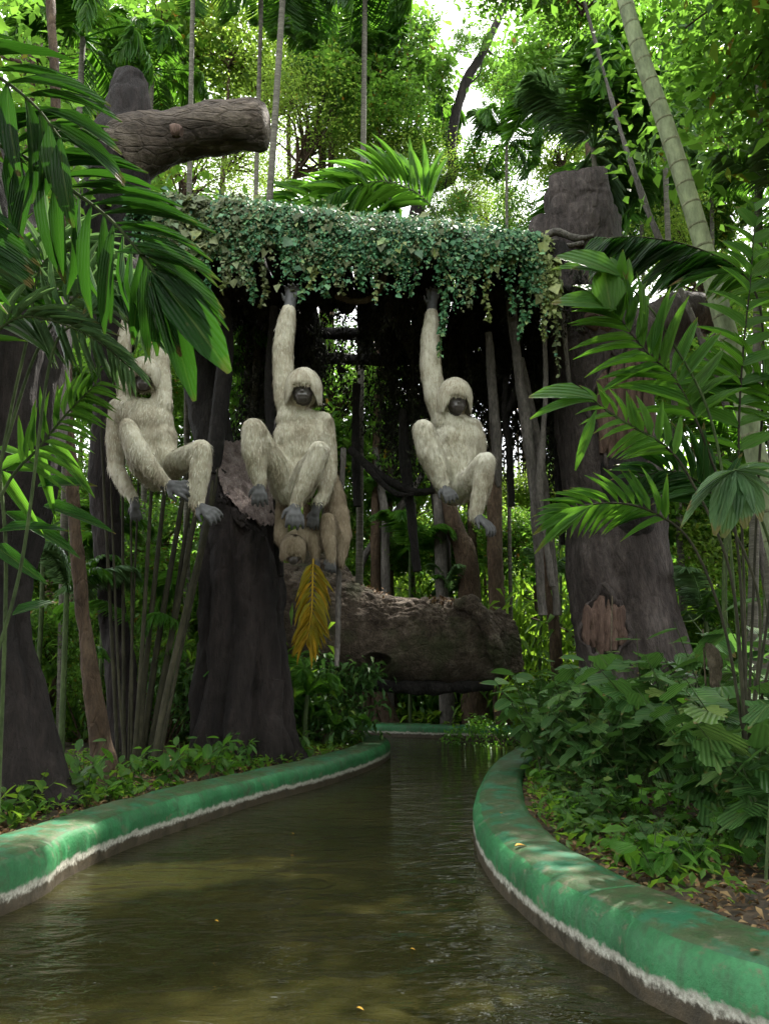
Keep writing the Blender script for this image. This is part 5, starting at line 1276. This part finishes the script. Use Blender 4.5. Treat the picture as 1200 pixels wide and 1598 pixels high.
TR = [
 (760,330,23,.5,2,'pale fine leaved tree above the right end of the ivy beam',1),
 (590,110,16,.62,0,'big leaved bright green tree at the top centre left of the sky gap',1),
 (520,40,19,.8,1,'sunlit tree with yellow green leaves behind the top centre',2),
 (500,215,20,.8,2,'small leaved yellow green tree above the middle of the ivy beam',2),
 (610,250,20,.55,2,'fine leaved tree low behind the arching frond',2),
 (905,60,17,.65,0,'large leaved tree right of the sky gap',2),
 (870,240,19,.4,1,'light green tree left of the broken tree top',2),
 (720,300,20,.42,2,'thin foliaged sapling above the right end of the ivy',1),
 (1010,170,19,.7,1,'bright tree behind the leaning ringed culm',2),
 (1120,230,18,.75,0,'leafy tree at the upper right',2),
 (1190,120,22,1.0,2,'fine leaved bright tree in the far upper right corner',2),
 (1090,420,17,.65,2,'bright foliage tree right of the broken tree top',2),
 (60,60,15,.9,3,'dark leaved tree in the upper left corner',2),
 (160,90,18,.95,0,'green tree behind the sawn limb stub',2),
 (250,40,20,.8,2,'fine leaved tree at the top between the thin palm trunks',2),
 (360,80,21,.75,1,'bright tree right of the thin palm trunk',2),
 (450,130,22,.95,2,'pale fine leaved tree behind the leaning palm',2),
 (80,280,19,.9,1,'tree behind the large dark palm leaflets',2),
 (290,270,21,.9,2,'tree behind the end of the ivy at the left',2),
 (520,600,20,.9,3,'dark leaved tree seen through the gap in the deck',2),
 (430,640,18.5,.8,0,'leafy tree behind the fluted stump',2),
 (600,700,21,.8,0,'leafy tree behind the black liana',2),
 (340,560,19,.85,3,'dark leaved tree behind the left ape',2),
 (690,560,22,.8,3,'dark leaved tree behind the right ape',1),
 (200,430,18,.9,0,'leafy tree behind the leaning dark trunk',2),
 (820,560,23,.6,2,'yellow green tree seen past the grey aerial roots',1),
]
for k, (x, y, Yt, r, ci, lab, n) in enumerate(TR):
    tree_px(x, y, Yt, r, ci, lab, 300+k, 1 if k % 3 != 1 else n, trunk_r=.11)
# the bent dark branch through the sky gap
BY = bank_Y(690, 19.5)
bb = P(690, 352, BY); bb.z = .3
bt = empty('bent_tree', bb, 'dark bent trunk curving up through the bright sky gap', 'tree')
mb = MB(); pts = [bb, P(680, 700, BY), P(640, 420, BY), P(650, 330, BY), P(668, 298, BY), P(706, 272, BY), P(704, 215, BY), P(722, 140, BY), P(756, 75, BY), P(790, -5, BY), P(820, -120, BY)]
tube(mb, spline(pts, 160), [.22, .19, .20, .19, .15, .14, .13, .11, .10], 16, 0, True, bark_disp(.03, 2, .015, 4, 7)); mb.build('trunk', M['bark_dark'], bt, offset=bb)
for a in ([(706,240),(690,180),(695,120)], [(722,140),(750,110),(745,60)], [(650,330),(620,300),(560,300)], [(640,250),(635,200),(650,140)], [(756,75),(780,90),(800,70)]):
    mb = MB(); tube(mb, spline([P(x, y, BY) for x, y in a], 24), [.035, .02, .01], 7); mb.build('branch', M['bark_dark'], bt, offset=bb)
for k, (x, y, s_) in enumerate([(590,190,.46),(620,60,.42),(850,140,.3),(655,210,.26),(640,30,.3),(890,30,.36),(560,110,.4),(760,250,.28),(800,330,.26),(700,330,.24),(735,60,.2),(690,120,.2),(790,140,.2),(660,270,.2),(755,180,.14)]):
    me, mbr = CRN[0]; o = bpy.data.objects.new('foliage_spray', me); C.objects.link(o); o.parent = bt; o['kind'] = 'stuff'
    o.location = P(x, y, BY-.4)-bb; o.scale = (s_,)*3; o.rotation_euler = (k, k*2, k*3)
# far sunlit wood beyond: individual trees
zones = ['far left', 'left of the stump', 'behind the middle ape', 'behind the right ape', 'right of the broken tree']
rg = random.Random(5); k = 0
for Yt, cnt, rr in ((27, 7, .9), (35, 8, 1.15), (46, 9, 1.5)):
    for i in range(cnt):
        x = (-.72+1.44*(i+.5)/cnt+rg.uniform(-.04, .04))*Yt
        px = 600+x/Yt*F; z = zones[0] if px < 170 else zones[1] if px < 400 else zones[2] if px < 560 else zones[3] if px < 850 else zones[4]
        h = Yt*rg.uniform(.15, .30); gap = 640 < px < 800
        if gap: h *= .55
        cr = [(rg.uniform(-1.5, 1.5)*rr, rg.uniform(-1, 1)*rr, dz*rr, rg.uniform(.8, 1.1), rg.choice([0, 1, 2, 1])) for dz in (0, -2.8)][:1 if gap else 2]
        broad_tree(x, Yt+rg.uniform(-2, 2), h, rr, cr, f'{"tall" if h > Yt*.28 else "short"} far tree in the {"first" if Yt < 30 else "second" if Yt < 40 else "last"} row of the wood {z}', 400+k, f'far trees {z}', trunk_r=.16, tm='bark_grey', name='far_tree'); k += 1
# unseen trees added round the camera (beside and behind) to shade the channel
for k, (x, y, h, r, lab) in enumerate([(-7.5, 3, 9, 1.3, 'added shade tree on the left bank beside the viewpoint'), (7.5, 4, 9, 1.2, 'added shade tree on the right bank beside the viewpoint'), (-7, -5, 9, 1.4, 'added shade tree behind the viewpoint on the left'), (7.5, -5, 9, 1.4, 'added shade tree behind the viewpoint on the right'), (11, 10.5, 9.5, 1.0, 'added shade tree right of the channel beyond the ringed culm'), (-8, 9, 9.5, 1.1, 'added shade tree on the left bank outside the frame'), (0, -12, 8, 1.6, 'added shade tree over the channel behind the viewpoint'), (-5.2, 1.0, 8.5, 1.3, 'tall added shade tree over the channel from the left'), (5.4, -1.0, 8.5, 1.3, 'tall added shade tree over the channel from the right'), (6.5, 7.0, 11, 1.4, 'tall added shade tree on the right bank outside the frame'), (-4.5, -4.5, 8, 1.4, 'added shade tree on the left bank behind the viewpoint'), (13, 13.5, 12, 1.4, 'tall added shade tree beyond the right edge of the view')]):
    broad_tree(x, y, h, r, [(0, 0, 0, 1, 3), (.9*r, .5, -1.6, .7, 0), (-.8*r, -.6, -1.2, .7, 3)], lab, 500+k, trunk_r=.15)

broad_tree(5.9, 11.2, 13.6, .62, [(.2, .1, .2, .62, 0), (-1.5, -.5, .3, .62, 0)], 'tall thin tree added right of the broken tree, its unseen crown shading the water', 520, trunk_r=.045, lean=-2.3, tm='bark_grey')  # added so its out-of-view crown dapples the sun on the water
UT = [(150,520,17,.5,0),(230,650,17.5,.5,0),(1040,330,21,.55,0),(960,200,23,.6,0),(780,120,26,.4,0),(200,590,15.5,.5,0),(260,500,17,.5,3),(1085,540,19,.6,0),(1150,480,20,.55,1),(830,420,22,.5,0),(690,420,24,.5,1),(560,600,24,.5,1),(470,830,21,.42,1),(540,800,22.5,.5,0),(600,850,20.5,.40,0),(650,780,24,.55,1),(720,840,21.5,.42,0),(760,780,23,.45,1),(830,850,19.5,.42,0),(860,760,22,.5,1),(590,720,26,.6,3),(690,700,27,.45,1),(60,850,15,.5,0),(130,760,17,.55,3),(230,850,14.5,.45,0),(300,760,16.5,.5,3),(270,960,13.8,.34,0),(80,990,13,.36,0),(180,1030,12.4,.30,3),(340,1000,14.5,.36,0),(1090,820,14.5,.45,0),(1160,880,13.5,.42,1),(1110,620,15,.5,0),(1180,960,12.5,.36,3),(480,720,18.5,.5,3),(510,900,18.5,.32,0)]
un = {0: 'broad leaved', 1: 'pale leaved', 3: 'fine dark leaved'}
for k, (x, y, Yt, r, ci) in enumerate(UT):
    wh = 'left of the cane clump' if x < 150 else 'behind the cane clump' if x < 290 else 'left of the stump' if x < 380 else 'behind the middle ape' if x < 560 else 'behind the fallen log' if x < 700 else 'behind the right ape' if x < 800 else 'behind the grey roots' if x < 900 else ('far right' if x > 1120 else 'just right') + ' of the broken tree'
    tree_px(x, y, Yt, r, ci, f'{["low","slender","bushy"][k % 3]} {un[ci]} understory tree {wh}, crown {"high" if y < 780 else "mid height" if y < 880 else "low"}', 700+k, 2, trunk_r=.05, name='understory_tree')
# ------------------------------------------------------------------ undergrowth shrubs in the middle distance
def bush(x, y, s_, bi, label, group, seed, zs=1.0, z0=None):
    rg = random.Random(seed); z = ground_z(x, y) if z0 is None else z0
    t = empty('bush', (x, y, z-.02), label, 'bush', group)
    me, mbr = BSH[bi]
    o = bpy.data.objects.new('foliage', me); C.objects.link(o); o.parent = t; o.location = (0, 0, .75*s_*zs); o.scale = (s_, s_, s_*zs); o.rotation_euler = (0, 0, rg.uniform(0, 6.28)); o['kind'] = 'stuff'
    q = bpy.data.objects.new('stems', mbr); C.objects.link(q); q.parent = t; q.location = o.location; q.scale = o.scale; q.rotation_euler = o.rotation_euler; q['kind'] = 'stuff'
rg = random.Random(77); nb = 0
def zone(px):
    for lim, s_ in ((100, 'beside the dark tree at the left edge'), (310, 'behind the cane clump'), (450, 'beside the fluted stump'), (620, 'behind the left end of the fallen log'), (800, 'behind the fallen log below the right ape'), (900, 'behind the grey aerial roots'), (1060, 'around the foot of the broken tree')):
        if px < lim: return s_
    return 'at the right edge beyond the fronds'
for Yt, n, smin, smax, zs in ((12.2, 9, .6, 1.0, 1.1), (14, 11, .8, 1.3, 1.3), (17, 13, 1.0, 1.6, 1.5), (20.5, 15, 1.2, 1.9, 1.7), (24, 16, 1.5, 2.3, 2.0), (30, 15, 2.2, 3.2, 2.0)):
    for i in range(n):
        x = (-.60+1.2*(i+.5)/n+rg.uniform(-.03, .03))*Yt; y = Yt+rg.uniform(-.9, .9)
        px = 600+x/y*F
        if not on_bank(x, y, 1.0): continue
        if Yt < 15 and 540 < px < 860: continue
        bush(x, y, (bs_ := rg.uniform(smin, smax)*(.8 if 480 < px < 860 and Yt < 25 else 1)), (bi_ := rg.choice([0, 1, 2, 3, 2] if Yt > 16 else [0, 1, 3])), f'{"nearest" if Yt < 13 else "near" if Yt < 16 else "middle" if Yt < 19 else "far" if Yt < 23 else "farthest"} {["broad leaved","drooping leaved","small bright leaved","narrow leaved"][bi_]} bush {zone(px)}', f'bushes {zone(px)}', nb, zs); nb += 1
for x, y, Yb, s_, bi, lab in ((860,905,15.2,.8,0,'matt green bush just left of the broken tree'),(800,930,15.6,.75,2,'bright bush above the right end of the fallen log'),(900,1000,13.4,.62,1,'bush in front of the left foot of the broken tree'),(745,905,16.6,.7,2,'bright bush behind the twisted root of the log'),(620,1090,20.2,.8,0,'dark bush on the far bank below the log'),(780,1100,19.6,.8,3,'dark bush under the right end of the log'),(700,1100,20.8,.9,1,'bush behind the far canal edge'),(540,1130,15.8,.45,3,'small bush on the tongue of the left bank')):
    b = P(x, y+60, Yb); bush(b.x, Yb, s_, bi, lab, 'bushes near the log', 900+int(x), 1.2)

# ------------------------------------------------------------------ shrubs with countable leaves
def leaf_plant(proto, name, nst, h, spread, lpst, L, W, kind, mat, seed, label, stem='stem_green', up=.2, r=.006):
    rg = random.Random(seed); t = empty(name, (0, 0, 0), label, 'shrub' if h > .5 else 'plant')
    kids = []; me = lmesh(kind, mat)
    for s_ in range(nst):
        az = s_*2.4+rg.uniform(-.4, .4); sr = spread*rg.uniform(.35, 1); hh = h*rg.uniform(.65, 1.05)
        path = spline([(0, 0, -.06), (sr*.3*math.cos(az), sr*.3*math.sin(az), hh*.5), (sr*math.cos(az), sr*math.sin(az), hh)], 16)
        mb = MB(); tube(mb, path, [r*1.4, r, r*.4], 6); st = mb.build('stem', M[stem], t); gl = []
        for k in range(lpst):
            tt = .30+.70*(k+.5)/lpst; f_ = tt*15; i = min(int(f_), 14); p = Vector(path[i])*(1-(f_-i))+Vector(path[i+1])*(f_-i)
            la = az+k*2.2+rg.uniform(-.5, .5)
            D = Vector((math.cos(la), math.sin(la), up-rg.uniform(.25, 1.3)+.3*tt)); N = Vector((math.cos(la)*.75+rg.uniform(-.4, .4), math.sin(la)*.75+rg.uniform(-.4, .4), .8))
            l = L*rg.uniform(.65, 1.15); gl.append(place_leaf(me, 'leaf', st, p, D, N, l, l*W))
        kids.append((st, gl))
    return t, kids
def scatter(protos, spots, name, labels, group):
    used = [False]*len(protos)
    for k, (x, y, z, rz, s_, pi_, lab) in enumerate(spots):
        t, kids = protos[pi_]
        if not used[pi_]:
            used[pi_] = True; first.append((t, (x, y, z), rz, s_, lab, group)); continue
        r = copy_tree(t, kids, (x, y, z), rz, s_, lab); r['group'] = group
first = []
SP = [leaf_plant(0, 'lobed_leaf_shrub', 7, 1.15, .60, 9, .29, .85, 'lobed', 'shrub', 1, ''),
      leaf_plant(0, 'lobed_leaf_shrub', 6, .95, .55, 8, .25, .9, 'lobed', 'shrub', 2, ''),
      leaf_plant(0, 'lobed_leaf_shrub', 7, 1.2, .65, 9, .25, .6, 'broad', 'shrub', 3, ''),
      leaf_plant(0, 'lobed_leaf_shrub', 5, .8, .45, 6, .22, .8, 'lobed', 'bright', 4, '')]
# (photo x, photo y of the plant's base, Y, scale, proto)
RS = [(850,1215,8.6,.85,2,'leftmost shrub overhanging the curve of the right canal edge'),(835,1150,10.0,.95,2,'tall grey green shrub beside the right end of the fallen log'),(880,1120,10.8,1.0,1,'shrub left of the torn bark opening'),(905,1190,9.0,1.0,0,'shrub in front of the foot of the broken tree'),(960,1180,8.8,1.05,2,'shrub under the middle of the broken tree'),(1010,1215,8.0,1.1,0,'broad lobed shrub with a pale topmost leaf'),(1070,1160,9.2,1.15,1,'shrub right of the broken tree base'),(930,1250,7.2,.75,0,'low lobed plant next to the canal edge bend'),(985,1280,6.9,.85,1,'lobed shrub in the middle of the right bank'),(1060,1260,7.0,1.1,0,'lobed shrub behind the withered hanging leaf'),(1130,1230,7.2,1.2,2,'tall shrub beside the withered hanging leaf'),(1190,1200,7.6,1.35,3,'bright shrub at the right edge under the fan leaf'),(1120,1330,5.9,.95,0,'lobed shrub over the leaf litter near the right edge'),(1195,1330,5.6,1.1,1,'large leaved shrub cut by the right edge'),(1060,1340,6.0,.55,3,'bright low plant over the leaf litter'),(1000,1330,6.2,.5,3,'bright small plant nearest the canal edge'),(1160,1420,5.0,.55,3,'bright low plant overhanging the near canal edge'),(1215,1400,4.9,.9,0,'shrub at the lower right corner'),(1130,1130,10.5,1.25,1,'tall shrub far behind at the right'),(1200,1090,10.0,1.35,3,'yellow green shrub behind the right edge shrubs'),(800,1120,13.2,.8,1,'small shrub at the far bend of the right canal edge'),(890,1050,12.2,1.0,2,'grey shrub directly left of the broken tree'),(940,1330,6.1,.4,1,'tiny lobed plant on the right bank litter'),(1035,1120,10.6,1.05,0,'shrub covering the right foot of the broken tree'),(860,1180,9.4,.8,1,'shrub above the dark bend of the right canal edge'),(1240,1270,6.4,1.3,2,'tall shrub just outside the right edge')]
sp_ = []
for k, (x, y, Yp, s_, pi_, lab) in enumerate(RS):
    g = P(x, y, Yp); z = ground_z(g.x, Yp); 
    if not on_bank(g.x, Yp, .55):
        while not on_bank(g.x, Yp, .55): g.x += .08
    z = ground_z(g.x, Yp)
    sp_.append((g.x, Yp, z, k*1.7, s_*1.18, pi_, lab))
scatter(SP, sp_, '', None, 'shrubs crowding the right bank')
LP = [leaf_plant(0, 'low_plant', 5, .30, .18, 4, .13, .62, 'broad', 'under', 21, '', r=.004),
      leaf_plant(0, 'low_plant', 6, .22, .2, 3, .15, .55, 'leaf', 'bright', 22, '', r=.004),
      leaf_plant(0, 'low_plant', 4, .42, .2, 5, .16, .5, 'broad', 'palm_mid' , 23, '', r=.004)]
rgp = random.Random(31); sp_ = []
def sz(s_): return 'tiny ' if s_ < .75 else 'tall ' if s_ > 1.12 else ''
def lz(px):
    return 'at the lower left corner' if px < 90 else 'before the brown leaning stem' if px < 190 else 'below the cane clump' if px < 300 else 'left of the fluted stump' if px < 370 else 'right of the fluted stump' if px < 480 else 'on the left bank tongue'
for k in range(62):
    s = rgp.uniform(.02, .93); i = int((.14+s*.60)*149); off = .62+abs(rgp.gauss(0, .55))
    a = Lp[i]; T = Lp[min(i+1, 149)]-Lp[i-1]; T = T/np.linalg.norm(T); q = a+np.array([-T[1], T[0]])*off
    if not on_bank(q[0], q[1], .55): continue
    px = 600+q[0]/(q[1]*cp)*F; pi_ = rgp.choice([0, 0, 1, 2])
    sc_ = rgp.uniform(.6, 1.35); sp_.append((q[0], q[1], ground_z(q[0], q[1]), rgp.uniform(0, 6), sc_, pi_, f'{sz(sc_)}{["dark broad leaved","bright narrow leaved","upright strap leaved"][pi_]} low plant {lz(px)}, {"by the wall" if off < .8 else "set back" if off < 1.3 else "deep in shade"}'))
scatter(LP, sp_, '', None, 'low plants along the left canal edge')
LQ = [leaf_plant(0, 'low_plant', 5, .25, .16, 4, .13, .6, 'broad', 'bright', 24, '', r=.004), leaf_plant(0, 'low_plant', 5, .32, .18, 4, .12, .85, 'lobed', 'shrub', 25, '', r=.004)]
sp_ = []
def rz_(py): return 'near the lower right corner' if py < 4.3 else 'behind the curled brown leaf' if py < 4.9 else 'beside the near litter' if py < 5.5 else 'level with the orange leaf' if py < 6.3 else 'just past the orange leaf' if py < 7.2 else 'at the bend of the right edge' if py < 9 else 'under the farthest right shrubs'
for k in range(80):
    i = int(rgp.uniform(.36, .86)*129); off = .60+abs(rgp.gauss(0, .6)); a = Rp[i]; T = Rp[min(i+1, 129)]-Rp[i-1]; T = T/np.linalg.norm(T); q = a-np.array([-T[1], T[0]])*off
    if not on_bank(q[0], q[1], .55): continue
    pi_ = rgp.choice([0, 1]); sc_ = rgp.uniform(.55, 1.25); sp_.append((q[0], q[1], ground_z(q[0], q[1]), rgp.uniform(0, 6), sc_, pi_, f'{sz(sc_)}{["bright oval leaved","dull lobed leaved"][pi_]} small plant {rz_(q[1])}{", by the wall" if off < .85 else ", further in"}'))
scatter(LQ, sp_, '', None, 'small plants on the right bank')
for t, loc, rz, s_, lab, group in first:
    t.location = loc; t.rotation_euler = (0, 0, rz); t.scale = (s_,)*3; t['label'] = lab; t['group'] = group

# ------------------------------------------------------------------ litter and ground cover
def bank_points(rg, n, lo, hi, y0, y1, x0, x1):
    x = rg.uniform(x0, x1, n); y = rg.uniform(y0, y1, n)
    ok = (~inside(x, y)); d = pdist(x, y); ok &= (d > lo) & (d < hi)
    x = x[ok]; y = y[ok]
    i = np.clip(np.searchsorted(gx, x)-1, 0, nx-2); j = np.clip(np.searchsorted(gy, y)-1, 0, ny-2)
    return np.stack([x, y, np.maximum(Z[i, j], Z[i+1, j+1])+.012], 1)
rg = np.random.default_rng(9)
p = bank_points(rg, 60000, .47, 3.2, 1.5, 15, -6, 6.5); n = len(p)
p[:, 2] += rg.uniform(0, .035, n); mb = MB(); D = rdirs(rg, n); D[:, 2] *= .3; N = rdirs(rg, n)*.55+np.array([0, 0, 1]); l = rg.uniform(.03, .085, n)
leaves(mb, p, D, N, l, l*rg.uniform(.3, .6, n), T_SMALL); tag(mb.build('leaf_litter', M['litter']), 'brown dead leaf litter on both canal banks', kind='stuff')
p = bank_points(rg, 30000, .5, 3.5, 4, 16, -6, 6.5); n = len(p)
dens = vnoise(np.stack([p[:,0]*.9, p[:,1]*.9, 0*p[:,0]], 1), 3); p = p[dens > -.1]; n = len(p)
mb = MB(); D = rdirs(rg, n); D[:, 2] = np.abs(D[:, 2])*.6+.15; N = rdirs(rg, n)*.4+np.array([0, 0, 1]); l = rg.uniform(.05, .12, n); p[:, 2] += rg.uniform(0, .10, n)
leaves(mb, p, D, N, l, l*rg.uniform(.35, .6, n), T_SMALL); tag(mb.build('ground_cover', M['under']), 'low green ground cover on the canal banks', kind='stuff')
p = bank_points(rg, 60000, .5, 12, 14, 32, -16, 16); n = len(p)
mb = MB(); D = rdirs(rg, n); D[:, 2] = np.abs(D[:, 2])*.6+.15; N = rdirs(rg, n)*.4+np.array([0, 0, 1]); l = rg.uniform(.12, .28, n); p[:, 2] += rg.uniform(0, .3, n)
leaves(mb, p, D, N, l, l*rg.uniform(.3, .6, n), T_DIAM); tag(mb.build('ground_cover', M['under']), 'green ground cover beneath the far wood', kind='stuff')
# litter caught on the log
mb = MB(); n = 420; s = np.where(rg.random(n) < .55, rg.normal(.18, .07, n), rg.normal(.72, .06, n)); q = np.array([P(530+230*a, 922+34*a+rg.uniform(-8, 8), 14.45+rg.uniform(-.2, .3)) for a in s]); 
leaves(mb, q+np.array([0, 0, .05]), rdirs(rg, n), rdirs(rg, n)*.5+np.array([0, -.3, 1]), rg.uniform(.05, .12, n), .05, T_SMALL)
tag(mb.build('leaf_litter', M['litter']), 'orange brown dead leaves caught on top of the fallen log', kind='stuff')
# single fallen leaves on the canal edge
for x, y, sz, mt_, lab in ((803,1320,.085,'orange','single orange yellow leaf lying on the right canal edge'),(780,1269,.03,'orange','tiny yellow leaf on the right canal edge'),(962,1356,.035,'litter','small brown leaf on the middle of the right canal edge'),(1040,1410,.04,'litter','brown leaf on the near part of the right canal edge'),(1170,1485,.05,'litter','curled brown leaf on the near end of the right canal edge'),(950,1300,.0,'','')):
    if not lab: continue
    g = G(x, y, .312); mb = MB(); leaves(mb, np.array([[0, 0, 0]]), np.array([[1., .3, .05]]), np.array([[0, 0, 1.]]), sz, sz*.5, T_LEAF)
    tag(mb.build('fallen_leaf', M[mt_], None, loc=g), lab, 'leaf')
for x, y, sz, lab in ((335,1436,.03,'small pale leaf fleck floating left of the middle of the channel'),(556,1572,.035,'yellow leaf fleck floating near the bottom of the photo'),(868,1392+60,.03,'yellow leaf fleck floating close to the right canal wall'),(455,1300,.03,'brown leaf fleck floating in the shaded middle of the channel'),(640,1480,.028,'tiny yellow leaf fleck floating right of the sunlit patch')):
    g = G(x, y, .008); mb = MB(); leaves(mb, np.array([[0, 0, 0]]), np.array([[1., -.4, .02]]), np.array([[0, 0, 1.]]), sz, sz*.5, T_OVAL)
    tag(mb.build('floating_leaf', M['orange'], None, loc=g), lab, 'leaf')
# withered hanging leaf on a pale stem, right
wb = P(1108, 1260, 6.3); wb.z = ground_z(wb.x, 6.3)-.03
wl_ = empty('withered_plant', wb, 'withered pale brown hanging leaf on a thin bare stem at the right', 'plant')
mb = MB(); tube(mb, spline([wb, P(1104, 1160, 6.3), P(1100, 1060, 6.3), P(1096, 982, 6.3)], 24), .008, 7); tube(mb, spline([P(1160, 1250, 6.2), P(1140, 1180, 6.2), P(1120, 1110, 6.2), P(1112, 1040, 6.3)], 24), .009, 7); mb.build('stem', M['rope'], wl_, offset=wb)
mb = MB(); tube(mb, spline([P(1098, 1000, 6.28), P(1108, 1015, 6.25), P(1115, 1045, 6.25), P(1116, 1078, 6.27)], 40), [.01, .032, .045, .05, .03, .008], 12, 0, True, bark_disp(.02, 8, .012, 14, 3)); mb.build('dead_leaf', M['rope'], wl_, offset=wb)
mb = MB(); b = P(948, 1180, 7.6); tube(mb, spline([b, P(951, 1100, 7.6), P(955, 930, 7.6)], 20), .007, 7); tag(mb.build('thin_stem', M['rope'], None, loc=b, offset=b), 'thin straight brown stem in front of the broken tree', 'stem')
print('objects', len(bpy.data.objects), 'tris', sum(sum(len(p.vertices)-2 for p in m.polygons) if len(m.polygons) < 2000 else len(m.polygons)*2 for m in bpy.data.meshes))
